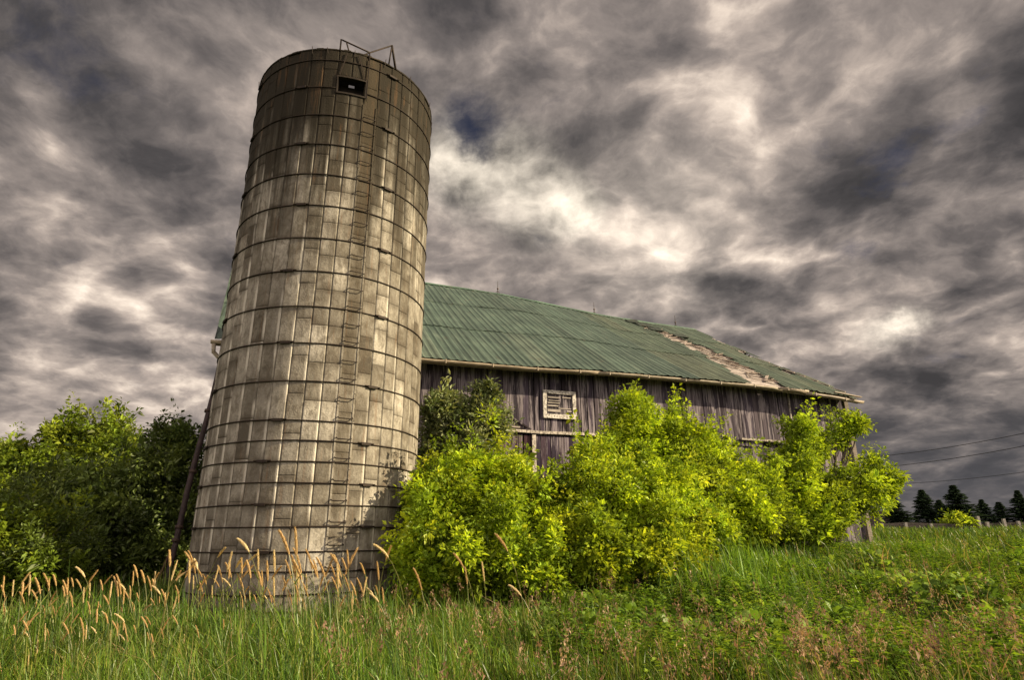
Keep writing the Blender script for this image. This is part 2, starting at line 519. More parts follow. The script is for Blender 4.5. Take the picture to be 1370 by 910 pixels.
m.tube([Cc + (E_ - Cc) * .1, E_], pr, 6, IRON)
m.build('pipe_frame', MAT['iron'], silo, True)

# leaning filler pipe on the silo's far left
fp = empty('filler_pipe', (0, 0, 0))
tag(fp, 'dark steel pipe leaning steeply against the left flank of the concrete silo', 'pipe')
pb = at(222, 752, 13.6); pb.z = gzf(pb.x, pb.y) + .0
pt = at(283, 533, 14.3)
dirp = pt - pb
ptop = pb + dirp * 1.25
m = MB()
m.tube([pb + dirp * (i / 10) * 1.25 + Vector((.02 * math.sin(i), 0, 0)) for i in range(11)], .062, 10, (.05, .04, .045))
m.build('pipe', MAT['iron'], fp, True)
for t in (.30, .36, .62, .93):
    m = MB(); c = pb + dirp * t
    m.tube([c - dirp.normalized() * .035, c + dirp.normalized() * .035], .085, 10, (.06, .045, .04))
    m.build('coupling', MAT['iron'], fp, True)
m = MB(); q = at(201, 760, 13.4); q.z = gzf(q.x, q.y)
m.tube([q, pb + dirp * .3], .03, 6, (.08, .05, .035)); m.build('brace', MAT['iron'], fp, True)

# ------------------------------------------------------------------ barn
BA = math.atan2(.35196, .93602)
barn = empty('barn', (-2.007, 17.641, 0), BA)
tag(barn, 'long weathered timber barn with a torn green metal roof behind the silo', 'barn')
Wd = 9.48
SL, SRt = -6.75, 16.72
eave_s = np.array([-6.75, -.7, 2.75, 5.8, 11.7, 15.0, 16.73]); eave_z = np.array([6.71, 6.755, 6.795, 6.91, 6.955, 6.87, 6.745])
rid_s = np.array([-7.8, 1.2, 4.9, 10.26, 13.8, 16.8]); rid_z = np.array([13.42, 13.366, 13.35, 12.935, 12.82, 12.80])
ez = lambda s: float(np.interp(s, eave_s, eave_z)); rz = lambda s: float(np.interp(s, rid_s, rid_z))


def rp(s, t, off=0.0):
    """point on the front roof slope: s along the barn, t up the slope (0 eave, 1 ridge), off out of the surface"""
    e, r = ez(s), rz(s)
    k = math.hypot(Wd, r - e)
    sag = -.07 * math.sin(math.pi * t) * (.5 + .5 * math.sin(s * .7 + 1))
    o = off + sag
    return Vector((s, Wd * t - o * (r - e) / k, e + (r - e) * t + o * Wd / k))


def build_roof():
    rr = random.Random(21)
    V, Fq, C = [], [], []
    rows = [(-.012, .345), (.333, .69), (.678, 1.0)]
    sheet = .78
    def missing(s0, t):
        sm = s0 + sheet / 2
        # the torn strip, and holes by the right gable
        lo = np.interp(t, [0, .1, .4, .7, .85, 1], [11.35, 11.7, 12.45, 12.55, 12.4, 12.3])
        hi = np.interp(t, [0, .1, .5, .75, .85, 1], [12.9, 13.3, 13.85, 13.4, 12.85, 12.3])
        return lo, hi
    for ri, (t0, t1) in enumerate(rows):
        s = SL - 1.2
        while s < SRt + .1:
            s1 = min(s + sheet, SRt + rr.uniform(.05, .22))
            lift = .03 * ri * 0 + rr.uniform(0, .012); tw = rr.uniform(-.006, .006) * (3 if s > 11.5 else 1)
            tone = rr.gauss(1, .10)
            base = (np.array([.052, .080, .063]) if rr.random() < .85 else np.array([.068, .092, .072])) * tone
            if s > 9: base = base * np.array([1.15, 1.06, .95])
            nt = 10; nr = 13
            tt0 = t0 + rr.uniform(-.004, .004); tt1 = t1
            if s > 12 and rr.random() < .5: tt0 += rr.uniform(-.01, .012)
            grid = []
            for j in range(nt + 1):
                t = tt0 + (tt1 - tt0) * j / nt
                row = []
                for i in range(nr):
                    q = i / (nr - 1)
                    ss = s + (s1 + .03 - s) * q
                    # ribs: two narrow trapezoid ribs per sheet and a lap rib
                    ph = (ss / .26) % 1.0
                    rib = .026 if ph < .30 else 0.0
                    off = .03 + lift + rib + tw * (q - .5) + (.022 * (1 - j / nt)) + .004 * math.sin(ss * 9 + t * 30)
                    ss2 = max(ss, -6.36 - .85 * t)
                    row.append((ss2, t, off))
                grid.append(row)
            n = len(V)
            for row in grid:
                for (ss, t, off) in row:
                    V.append(tuple(rp(ss, t, off))); C.append(tuple(base))
            for j in range(nt):
                tm = tt0 + (tt1 - tt0) * (j + .5) / nt
                for i in range(nr - 1):
                    sm = s + (s1 - s) * (i + .5) / (nr - 1)
                    lo, hi = missing(s, tm)
                    w = .12 * math.sin(tm * 37) + .06 * math.sin(tm * 91)
                    if lo + w < sm < hi + w * 1.5: continue
                    # holes near the right end
                    if 15.85 < sm < 16.5 and .47 < tm < .60: continue
                    if 15.7 < sm < 16.15 and .24 < tm < .31: continue
                    if sm > SRt - .25 + .25 * math.sin(tm * 23) and (.0 < math.sin(tm * 17 + 1)): continue
                    a = n + j * nr + i
                    Fq.append((a, a + 1, a + nr + 1, a + nr))
            s += sheet
    o = mesh_np('roof', V, Fq, MAT['roof'], barn, np.array(C, np.float32))
    sol = o.modifiers.new('thickness', 'SOLIDIFY'); sol.thickness = .006; sol.offset = -1
    return o


roof = build_roof()
# weathered sheathing boards under the torn strip (run along the barn) and rafters
m = MB(); rr = random.Random(33)
nb = 46
for k in range(nb):
    t = .005 + .985 * k / nb
    s = 9.6
    gaps = rr.random() < .1
    while s < SRt:
        l = rr.uniform(1.6, 3.2); s1 = min(s + l, SRt)
        if 15.9 < s1 and 15.9 < (s + s1) / 2 and .49 < t < .58: s1 = min(s1, 15.9)
        if s1 - s > .2 and not (.49 < t < .58 and s > 15.8):
            c = rr.uniform(.75, 1.25)
            cc = (.30 * c, .27 * c, .255 * c)
            j = rr.uniform(-.006, .012); dt = .985 / nb * (.93 if not gaps else .55)
            m.hexa([rp(s, t, -.025), rp(s1 - .01, t, -.025), rp(s1 - .01, t + dt, -.025), rp(s, t + dt, -.025),
                    rp(s, t, j), rp(s1 - .01, t + rr.uniform(-.004, .004), j), rp(s1 - .01, t + dt, j), rp(s, t + dt, j)], cc)
        s = s1 + .01 if s1 > s else s + .4
m.build('roof_boards', MAT['wood'], roof)
m = MB()                                     # loose battens and curled scraps along the tear
for k in range(44):
    t = .04 + .86 * k / 44; s = np.interp(t, [0, .1, .4, .7, .85, 1], [12.3, 12.6, 13.2, 13.0, 12.7, 12.3]) + rr.uniform(-.55, .55)
    l = rr.uniform(.3, 1.0); d = rr.uniform(-.06, .06)
    c = rr.uniform(.6, 1.2)
    a, b = rp(s - l / 2, min(t + d, .98), .04 + rr.random() * .04), rp(s + l / 2, max(t - d * .4, .01), .04 + rr.random() * .08)
    m = MB(); m.bar(a, b, rr.uniform(.05, .12), .02, (.36 * c, .31 * c, .27 * c)); m.build('loose_batten', MAT['wood'], roof)
for (s, t, l) in ((16.0, .38, .9), (16.2, .33, 1.2), (16.1, .44, .7), (16.3, .27, .9), (16.45, .21, .7), (16.2, .6, .6), (16.5, .15, .5), (16.55, .08, .5)):
    a, b = rp(s - .1, t + .03, .05), rp(s + .2, max(t - l * .045, 0.01), .09)
    m = MB(); m.bar(a, b, .12, .03, (.4, .35, .31)); m.build('loose_batten', MAT['wood'], roof)
m = MB()                                     # torn metal lip curled up along the tear, ridge lumps
for (s, t, w) in ((12.2, .93, .5), (12.5, .87, .6), (12.7, .8, .5), (13.6, .72, .5)):
    m = MB(); m.hexa([rp(s - w / 2, t - .02, .05), rp(s + w / 2, t - .04, .05), rp(s + w / 2, t + .01, .05), rp(s - w / 2, t + .02, .05),
            rp(s - w / 2, t - .02, .09), rp(s + w / 2, t - .05, .17), rp(s + w / 2, t + .0, .22), rp(s - w / 2, t + .02, .12)], (.035, .045, .035)); m.build('curled_sheet', MAT['roof'], roof)
# ridge cap
m = MB(); s = SL - .4
rr = random.Random(4)
while s < SRt - .1:
    s1 = min(s + 1.8, SRt)
    z0, z1 = rz(s), rz(s1); d = rr.uniform(0, .03)
    cc = tuple(np.array([.07, .13, .09]) * rr.uniform(.8, 1.2))
    for sg in (-1, 1):
        m.hexa([(s, Wd, z0 + .06 + d), (s1, Wd, z1 + .06 + d), (s1, Wd + sg * .24, z1 - .08), (s, Wd + sg * .24, z0 - .08),
                (s, Wd, z0 + .075 + d), (s1, Wd, z1 + .075 + d), (s1, Wd + sg * .24, z1 - .065), (s, Wd + sg * .24, z0 - .065)], cc)
    s = s1 - .04
m.build('ridge_cap', MAT['roof'], roof)
# rear slope
m = MB()
for i in range(24):
    s0, s1 = SL + .5 + (SRt - SL - .5) * i / 24, SL + .5 + (SRt - SL - .5) * (i + 1) / 24
    m.quad((s0 + (.0 if i == 0 else 0), Wd, rz(s0) + .03), (s0, 2 * Wd, ez(s0)), (s1, 2 * Wd, ez(s1)), (s1, Wd, rz(s1) + .03), (.06, .13, .085))
rear = m.build('rear_roof', MAT['roof'], barn)
rear.modifiers.new('thickness', 'SOLIDIFY').thickness = .02
for s in (4.96, 10.4, 15.5, -1.5):
    m = MB(); zr = rz(s)
    m.tube([(s, Wd, zr), (s, Wd, zr + .72)], [.02, .008], 6, (.05, .045, .04))
    for dx in (-.16, .16): m.tube([(s + dx, Wd + .02, zr - .02), (s, Wd, zr + .22)], .009, 5, (.05, .045, .04))
    o = m.build('lightning_rod', MAT['iron'], barn)
    m = MB(); m.tube([(s, Wd, zr + .25 + .02 * k) for k in range(6)], [.015, .042, .055, .055, .042, .015], 8, (.12, .1, .1))
    m.build('glass_ball', MAT['iron'], o, True)

# walls of vertical boards
WY = .55
def board_wall(name, sa, sb, zb, zt, y, tones, seed, wr=(.16, .27), ragged=.0, skip=None, bot=None, th=.03):
    rr = random.Random(seed); m = MB(); s = sa
    while s < sb - .03:
        w = min(rr.uniform(*wr), sb - s)
        z1 = zt(s) if callable(zt) else zt
        z0 = zb + rr.uniform(-ragged, ragged)
        if bot: z0 = bot(s) + rr.uniform(-ragged, ragged)
        c = np.array(rr.choice(tones)) * rr.uniform(.75, 1.25)
        d = rr.uniform(-.012, .012); sk = rr.uniform(-.012, .012)
        g = .006 if rr.random() < .75 else .022
        if not (skip and skip(s)):
            m.hexa([(s + g, y + d, z0), (s + w - g, y + d + sk * .3, z0), (s + w - g, y + d + th, z0), (s + g, y + d + th, z0),
                    (s + g + sk, y + d * .3, z1), (s + w - g + sk, y + d * .3, z1), (s + w - g + sk, y + d + th, z1), (s + g + sk, y + d + th, z1)], tuple(c))
        s += w
    return m.build(name, MAT['boards'], barn)


grey = [(.108, .096, .108), (.14, .124, .132), (.085, .076, .09), (.175, .157, .162), (.11, .096, .12), (.065, .055, .062)]
purple = [(.085, .06, .095), (.07, .055, .085), (.10, .075, .09), (.06, .05, .07)]
red = [(.095, .05, .052), (.08, .045, .05), (.11, .07, .068)]
eaveu = lambda s: ez(s) + .34
RAILZ = 4.82
board_wall('front_wall', SL + 1.2, SRt - .12, RAILZ + .02, eaveu, WY, grey, 1, bot=lambda s: (4.75 if s < 12 else 4.9), ragged=.02)
board_wall('lower_wall', SL + 1.2, 1.25, .2, 4.76, WY + .05, grey, 2, ragged=.02)
board_wall('lower_wall', 5.35, SRt - .12, .2, 4.73, WY + .05, grey, 3, bot=lambda s: 1.28 if s > 8 else .6, ragged=.03)
# a few pale broken boards hanging over the lower wall
dl = board_wall('door', 1.3, 2.98, .8, 4.7, WY - .06, red, 5, wr=(.13, .2)); dl['label'] = 'reddish left leaf of the sliding barn door'
dr = board_wall('door', 3.1, 5.25, .8, 4.7, WY - .06, purple, 6, wr=(.11, .19), ragged=.05); dr['label'] = 'purple-grey right leaf of the sliding barn door'
m = MB(); PW = (.55, .5, .44)
m.box((2.97, WY - .10, 1.0), (3.10, WY - .02, 4.72), PW); m.build('door_post', MAT['paint'], barn)
for i in range(0, 1):
    m = MB()
    m.bar((1.25, WY - .09, RAILZ), (3.2, WY - .09, RAILZ - .035), .10, .085, PW)
    m.bar((3.21, WY - .09, RAILZ - .035), (5.45, WY - .09, RAILZ + .005), .10, .085, PW)
    m.build('door_track', MAT['paint'], barn)
m = MB(); WB = (.32, .29, .26)
m.box((1.5, WY - .14, RAILZ + .07), (2.55, WY - .02, RAILZ + .115), WB)
m.build('ledge_board', MAT['wood'], barn)
m = MB()
m.bar((1.95, WY - .06, 5.0), (2.35, WY - .06, 5.2), .03, .08, (.12, .09, .09)); m.bar((2.35, WY - .06, 5.2), (2.95, WY - .06, 4.87), .03, .05, (.05, .04, .04))
m.poly([(1.95, WY - .04, 4.93), (2.85, WY - .04, 4.90), (2.36, WY - .04, 5.2)], (.055, .04, .05))
m.build('broken_board', MAT['boards'], barn)
# window
m = MB(); x0, x1, z0, z1 = 3.39, 4.57, 5.28, 6.21
for lo, hi in (((x0, z0), (x0 + .12, z1)), ((x1 - .12, z0), (x1, z1)), ((x0 + .12, z1 - .11), (x1 - .12, z1)), ((x0 + .12, z0), (x1 - .12, z0 + .14))):
    m.box((lo[0], WY - .075, lo[1]), (hi[0], WY - .01, hi[1]), (.66, .63, .58))
win = m.build('window', MAT['paint'], barn)
m = MB(); m.box((x0 + .1, WY - .032, z0 + .1), (x1 - .1, WY - .014, z1 - .1), (.05, .047, .05)); m.build('shutter', MAT['boards'], win)
m = MB()
for (a, b, z, h) in ((.18, .62, .68, .035), (.7, 1.0, .70, .03), (.17, .6, .5, .03), (.16, .55, .4, .04), (.55, 1.0, .33, .03), (.16, .62, .22, .08), (.85, 1.02, .24, .05), (.2, .6, .58, .02)):
    m = MB(); m.box((x0 + a, WY - .05, z0 + z), (x0 + b, WY - .032, z0 + z + h), (.36, .33, .3)); m.build('slat', MAT['wood'], win)
# horizontal trim further right, corner post, hanging strips, rail
m = MB(); m.bar((11.2, WY - .06, 4.98), (13.2, WY - .06, 4.97), .07, .07, (.4, .36, .3)); m.build('trim_rail', MAT['paint'], barn)
m = MB(); m.box((SRt - .15, WY - .055, 1.25), (SRt + .05, WY + .12, ez(SRt) + .25), (.2, .175, .15)); m.build('corner_post', MAT['wood'], barn)
for (s, z0) in ((13.72, 5.8), (15.8, 5.9)):
    m = MB(); m.bar((s, WY - .05, ez(s) + .05), (s - .04, WY - .05, z0), .05, .05, (.42, .38, .34)); m.build('strap', MAT['paint'], barn)
m = MB(); m.box((14.0, WY - .022, 5.2), (14.28, WY - .014, 6.3), (.012, .01, .01)); m.build('gap', MAT['dark'], barn)  # thin near-black panel on the boards, painting the dark of an opening
# near-black backing sheet painting the unlit interior behind the boards; back wall, gables
m = MB()
m.box((SL + 1.25, WY + .12, -.3), (SRt - .15, WY + .16, 6.85), (.03, .026, .025))
m.box((SL + 1.25, 2 * Wd - .7, -.3), (SRt - .15, 2 * Wd - .6, 6.85), (.12, .10, .1))
m.build('rear_wall_and_dark_backing', MAT['boards'], barn)
for s in (SL + 1.2, SRt - .10):
    m = MB(); rr = random.Random(8)
    y = WY + .16
    while y < 2 * Wd - .7:
        t = 1 - abs(y + .12 - Wd) / Wd
        zt = ez(s) + (rz(s) - ez(s)) * t - .12
        c = np.array(rr.choice(grey)) * rr.uniform(.8, 1.2)
        m.box((s, y, -.3), (s + .03, y + .235, zt), tuple(c)); y += .245
    m.build('gable_wall', MAT['boards'], barn)
# rafters seen at the eave
m = MB(); s = SL + 1.3
while s < SRt:
    m = MB(); m.bar(rp(s, .002, -.13), rp(s, .3, -.13), .07, .14, (.08, .065, .06)); s += .9
    m.build('rafter_tail', MAT['dark'], barn)
# fascia and gutter
m = MB()
segs = np.linspace(SL + .4, SRt + .02, 30)
for a, b in zip(segs[:-1], segs[1:]):
    m.hexa([(a, .035, ez(a) - .16), (b, .035, ez(b) - .16), (b, .07, ez(b) - .16), (a, .07, ez(a) - .16),
            (a, .035, ez(a) - .0), (b, .035, ez(b) - .0), (b, .07, ez(b) - .0), (a, .07, ez(a) - .0)], (.3, .26, .21))
m.build('fascia', MAT['wood'], barn)
def gutter(sa, sb, dz, dy, cc, rad=.085):
    n = 9; N = max(2, int((sb - sa) / .5)); V, Fq, C = [], [], []
    rr = random.Random(int(sa * 10))
    for i in range(N + 1):
        s = sa + (sb - sa) * i / N
        zz = ez(s) - .06 + dz + rr.uniform(-.008, .008)
        for k in range(n):
            a = math.pi * (1 + k / (n - 1))
            V.append((s, -.055 + dy + rad * math.cos(a), zz + rad * 1.0 * math.sin(a))); C.append(cc)
    for i in range(N):
        for k in range(n - 1):
            a = i * n + k; Fq.append((a, a + 1, a + n + 1, a + n))
    o = mesh_np('gutter', V, Fq, MAT['gutter'], barn, np.array(C, np.float32), True)
    o.modifiers.new('thickness', 'SOLIDIFY').thickness = .008
    m = MB()                              # joint collars
    s = sa + .4
    while s < sb:
        m = MB(); m.box((s, -.15 + dy, ez(s) - .155 + dz), (s + .035, .03 + dy, ez(s) - .03 + dz), tuple(np.array(cc) * .9)); s += 1.5
        m.build('gutter_bracket', MAT['gutter'], o)
gutter(SL + .3, 5.2, 0, 0, (.36, .31, .24))
gutter(5.15, 12.9, -.01, 0, (.37, .33, .26))
gutter(12.7, 14.1, .03, -.02, (.42, .36, .3), .10)
gutter(14.05, SRt + .18, -.035, 0, (.38, .33, .27))
# broken end boards + downspout elbows
m = MB()
m.bar(rp(15.6, .01, .09), rp(SRt + .15, .0, .10), .12, .03, (.42, .37, .31)); m.build('end_board', MAT['wood'], barn); m = MB(); m.bar(rp(16.1, .05, .06), rp(SRt + .25, .015, .06), .1, .025, (.4, .36, .3))
m.build('end_board', MAT['wood'], barn)
m = MB(); e = (SRt + .12)
m.tube([(e - .02, .5, 6.0), (e + .25, .42, 6.12), (e + .33, .4, 6.2), (e + .33, .4, 6.45)], .05, 8, (.10, .08, .07))
m.build('downspout', MAT['gutter'], barn, True)
m = MB(); e = SL + .38
m.tube([(e, -.05, ez(SL) - .14), (e + .02, -.03, ez(SL) - .36), (e + .3, .2, ez(SL) - .6), (e + .9, .45, ez(SL) - .85), (e + .95, .47, 3.0)], .055, 8, (.40, .36, .3))
m.build('downspout', MAT['gutter'], barn, True)
# stone foundation
m = MB(); rr = random.Random(12)
s = 12.0
while s < SRt + .15:
    w = rr.uniform(.25, .55)
    for z in (-.1, .2, .5, .8, 1.04):
        h = rr.uniform(.2, .3); c = rr.uniform(.8, 1.2); y = WY - .12 + rr.uniform(-.05, .05); x = s + rr.uniform(-.05, .05)
        p = [(x + rr.uniform(0, .04), y - rr.uniform(0, .03), z), (x + w - rr.uniform(0, .05), y - rr.uniform(0, .03), z), (x + w, y + .5, z), (x, y + .5, z)]
        q = [(a + rr.uniform(.01, .05) * (1 if i in (0, 3) else -1), b + (rr.uniform(.02, .07) if i < 2 else 0), z + h - rr.uniform(0, .05)) for i, (a, b, _) in enumerate(p)]
        m.hexa(p + q, (.38 * c, .35 * c, .3 * c))
    s += w + .01
m.box((SL + 1.25, WY + .03, -.4), (11.9, WY + .115, .62), (.3, .28, .25))
fo = m.build('foundation', MAT['stone'], barn)
fo.modifiers.new('worn', 'BEVEL').width = .025


# ------------------------------------------------------------------ foliage
def hsh(P, s):
    """cheap smooth noise in -1..1"""
    x, y, z = P[:, 0], P[:, 1], P[:, 2]
    return (np.sin(x * 2.1 * s + 1.3 * np.sin(y * 1.7 * s + 2)) + np.sin(y * 2.6 * s + 1.1 * np.sin(z * 1.9 * s)) + np.sin(z * 2.3 * s + 1.2 * np.sin(x * 1.5 * s + 4))) / 3


def leaf_cloud(name, parent, mat, lobes, n_spray, per, llen, lwid, pal, seed, spread=.16, shell=.45, upb=.5, droop=.25, zmin=None, holes=.13, tone_var=.2, scale_var=.3, tuft=.34, shoots=.3):
    g = np.random.default_rng(seed)
    L = np.array(lobes, float)
    wgt = (L[:, 3] * L[:, 4] + L[:, 4] * L[:, 5] + L[:, 3] * L[:, 5]); wgt = wgt / wgt.sum()
    if tuft > 0:                       # every lobe carries many small tufts of its own
        sub = []
        for (cx, cy, cz, a, b_, c_) in L:
            nsub = int(np.clip(9 * (a * b_ + b_ * c_ + a * c_) / 3 / tuft ** 2 * .42, 8, 70))
            v = g.normal(size=(nsub, 3)); v /= np.linalg.norm(v, axis=1)[:, None]
            rr_ = g.random(nsub) ** .28 * g.uniform(.86, 1.22, nsub)
            t_ = tuft * np.clip(g.normal(1, .32, nsub), .5, 1.9)
            sub += [(*(np.array([cx, cy, cz]) + v[i] * rr_[i] * (a, b_, c_)), t_[i], t_[i], t_[i] * .85) for i in range(nsub)]
        for q in list(sub):
            if q[2] > np.median(L[:, 2]) - .2 and g.random() < shoots:
                hx, hy = g.normal(0, .10, 2); hh = g.uniform(.22, .42) * tuft / .34
                for j in (1, 2, 3): sub.append((q[0] + hx * j, q[1] + hy * j, q[2] + hh * j, q[3] * (.62 - .13 * j), q[3] * (.62 - .13 * j), hh * .6))
        L = np.concatenate([np.array(sub)]); wgt = L[:, 3] ** 2; wgt = wgt / wgt.sum()
    k = g.choice(len(L), n_spray, p=wgt)
    d = g.normal(size=(n_spray, 3)); d /= np.linalg.norm(d, axis=1)[:, None]
    r = g.random(n_spray) ** shell
    r = np.where(g.random(n_spray) < .1, r * 1.12, r)
    c = L[k, :3]; rad = L[k, 3:6]; tk = np.random.default_rng(seed + 1).normal(1, .2, len(L))[k]
    bump = 1 + .22 * hsh(d * 2.4 + c, 1.5) + .12 * hsh(d * 6 + c, 1.5)
    P = c + d * rad * (r * bump)[:, None]
    keep = np.ones(n_spray, bool)
    if holes > 0: keep &= ~((hsh(P * 1.9 + seed, 1.0) > 1 - holes * 2) )
    gnd = gz(P[:, 0], P[:, 1]) + .05
    keep &= P[:, 2] > gnd
    P, d, rad, tk, kk = P[keep], d[keep], rad[keep], tk[keep], k[keep]; n = len(P)
    ax = d * .7 + np.array([0, 0, upb]) + g.normal(size=(n, 3)) * .35
    ax /= np.linalg.norm(ax, axis=1)[:, None]
    # palette per spray
    pal = np.array(pal, float)
    ci = np.where(g.random(n) < .65, np.random.default_rng(seed + 2).integers(0, len(pal), len(L))[kk], g.integers(0, len(pal), n)); c0 = pal[ci]
    clump = ((1 + .2 * hsh(P * 1.4 + seed * 3, 1.0)) * np.clip(tk, .5, 1.6))[:, None]
    c0 = c0 * clump * np.clip(g.normal(1, tone_var, (n, 1)), .45, 1.7)
    sp = spread * np.clip(g.normal(1, scale_var, n), .5, 1.8)
    # leaflets
    q = g.random((n, per)); ang = g.random((n, per)) * 6.283
    ref = np.where(np.abs(ax[:, 2:3]) < .9, np.array([[0, 0, 1.]]), np.array([[1., 0, 0]]))
    s1 = np.cross(ax, ref); s1 /= np.linalg.norm(s1, axis=1)[:, None]; s2 = np.cross(ax, s1)
    rd = np.cos(ang)[..., None] * s1[:, None] + np.sin(ang)[..., None] * s2[:, None]
    base = P[:, None] + ax[:, None] * ((q - .35) * sp[:, None] * 1.6)[..., None] + rd * (sp[:, None] * .12)[..., None]
    el = .15 + .9 * q
    ld = rd * np.cos(el)[..., None] + ax[:, None] * np.sin(el)[..., None] + g.normal(size=(n, per, 3)) * .2
    ld[..., 2] -= droop * g.random((n, per))
    ld /= np.linalg.norm(ld, axis=2)[..., None]
    up = np.array([0, 0, 1.0]) + g.normal(size=(n, per, 3)) * .55 + rd * .25
    wv = np.cross(ld, up); wv /= np.linalg.norm(wv, axis=2)[..., None] + 1e-6
    nn = np.cross(wv, ld)
    ll = (llen * np.clip(g.normal(1, .28, (n, per)), .45, 1.7) * np.clip(g.normal(1, .28, (n, 1)), .5, 1.8))[..., None]; lw = ll * lwid
    base = base + rd * (sp[:, None] * .5 * g.random((n, per)))[..., None]
    v0 = base; v2 = base + ld * ll
    mid = base + ld * ll * .45
    v1 = mid + wv * lw * .5 + nn * lw * .18; v3 = mid - wv * lw * .5 + nn * lw * .18
    V = np.stack([v0, v1, v2 - nn * ll * .12, v3], 2).reshape(-1, 3)
    cl = np.repeat(c0, per * 4, 0) * np.repeat(np.clip(g.normal(1, .14, (n * per, 1)), .6, 1.5), 4, 0)
    N = n * per; b = np.arange(N) * 4
    Ft = np.concatenate([np.stack([b, b + 1, b + 2], 1), np.stack([b, b + 2, b + 3], 1)])
    o = mesh_np(name, V, Ft, mat, parent, np.clip(cl, 0, .9).astype(np.float32))
    return o, P


def lobes_px(specs, Yd=1.0):
    out = []
    for (px, py, rx, ry, Y, *rest) in specs:
        c = at(px, py, Y); s = mpp(px, py, Y)
        rd = rest[0] if rest else (rx + ry) / 2 * s * Yd
        out.append((c.x, c.y, c.z, rx * s, rd, ry * s))
    return out


def limbs(parent, name, root_pts, targets, r0, seed, twigs=None, cc=(.10, .085, .07), ntw=60):
    rr = random.Random(seed); m = MB()
    for i, t in enumerate(targets):
        b = Vector(root_pts[i % len(root_pts)]); t = Vector(t)
        mid = b.lerp(t, .5) + Vector((rr.uniform(-.15, .15), rr.uniform(-.15, .15), .12 * (t - b).length))
        q1 = b.lerp(mid, .5) + Vector((rr.uniform(-.06, .06), rr.uniform(-.06, .06), .1)); q2 = mid.lerp(t, .5) + Vector((rr.uniform(-.08, .08), rr.uniform(-.08, .08), 0))
        m.tube([b - Vector((0, 0, .15)), q1, mid, q2, t], [r0, r0 * .8, r0 * .6, r0 * .4, r0 * .15], 6, cc)
    if twigs is not None and len(twigs):
        T_ = [Vector(t) for t in targets]
        for _ in range(ntw):
            e = Vector(twigs[rr.randrange(len(twigs))])
            t = min(T_, key=lambda q: (q - e).length)
            b = Vector(root_pts[0]).lerp(t, rr.uniform(.55, 1.0))
            mid = b.lerp(e, .5) + Vector((rr.uniform(-.1, .1), rr.uniform(-.1, .1), rr.uniform(-.02, .12)))
            m.tube([b, mid, e], [max(r0 * .28, .014), max(r0 * .18, .009), .004], 4, cc, caps=False)
    return m.build(name, MAT['bark'], parent, True)


YG = [(.385, .485, .028), (.31, .415, .026), (.225, .325, .024), (.47, .55, .036), (.175, .26, .022)]
MG = [(.20, .27, .026), (.15, .215, .023), (.115, .17, .022), (.26, .32, .03)]
DG = [(.09, .13, .032), (.115, .16, .037), (.07, .105, .027), (.145, .19, .042)]
GG = [(.20, .235, .10), (.15, .19, .075), (.26, .285, .14), (.105, .145, .052)]


def shrub(name, label, cat, lobes, n, pal, seed, leaf=(.105, .5), per=12, mat='leaf', stems=4, trunk=False, group=None, r0=.05, root=None, twn=170, **kw):
    L = lobes_px(lobes)
    A = np.array(L)
    cx, cy = (np.average(A[:, 0], weights=A[:, 3]), np.average(A[:, 1], weights=A[:, 3])) if root is None else root
    z = gzf(cx, cy)
    o = empty(name, (cx, cy, z)); tag(o, label, cat, group)
    Lr = [(a - cx, b - cy, c - z, d, e, f) for (a, b, c, d, e, f) in L]
    # foliage is built in world space, then shifted to the root
    fo_, P = leaf_cloud('crown' if trunk else 'foliage', o, MAT[mat], L, n, per, leaf[0], leaf[1], pal, seed, **kw)
    fo_.matrix_parent_inverse = Matrix.Translation((-cx, -cy, -z))
    rr = random.Random(seed)
    if trunk: roots = [Vector((cx, cy, z))]
    else: roots = [Vector((cx + rr.uniform(-.5, .5), cy + rr.uniform(-.3, .3), z)) for _ in range(stems)]
    tg = [Vector(l[:3]) for l in L]
    br = limbs(o, 'trunk' if trunk else 'stems', roots, tg, r0, seed, P, ntw=twn)
    br.matrix_parent_inverse = Matrix.Translation((-cx, -cy, -z))
    return o


# right of the silo
shrub('box_elder_bush', 'bright yellow-green box elder bush touching the right foot of the silo', 'bush',
      [(592, 698, 46, 54, 12.3, .8), (635, 676, 46, 44, 12.8, .8), (690, 700, 56, 58, 12.6, .9), (587, 752, 40, 44, 12.0, .7), (660, 748, 72, 40, 11.9, .9), (716, 745, 42, 38, 12.1, .7), (643, 642, 22, 20, 13.0, .5), (690, 652, 26, 20, 13.0, .5), (566, 668, 16, 18, 12.2, .3), (735, 722, 40, 40, 12.5, .8)],
      5600, YG, 101, leaf=(.077, .64), per=19, spread=.17, tuft=.30)
shrub('box_elder_bush', 'broad yellow-green box elder bush below the barn door and window', 'bush',
      [(795, 680, 48, 52, 13.4, .9), (855, 700, 66, 46, 13.4, 1.0), (905, 700, 40, 38, 13.7, .8), (768, 730, 52, 40, 12.6, .8), (830, 742, 72, 34, 12.7, .8), (790, 628, 26, 20, 13.8, .5), (808, 652, 36, 24, 13.6, .6), (752, 690, 24, 34, 13.0, .5), (930, 712, 42, 30, 14.6, .9), (895, 735, 40, 24, 13.2, .7), (862, 662, 34, 24, 13.8, .6)],
      5600, YG, 102, leaf=(.077, .64), per=19, spread=.17, tuft=.30)
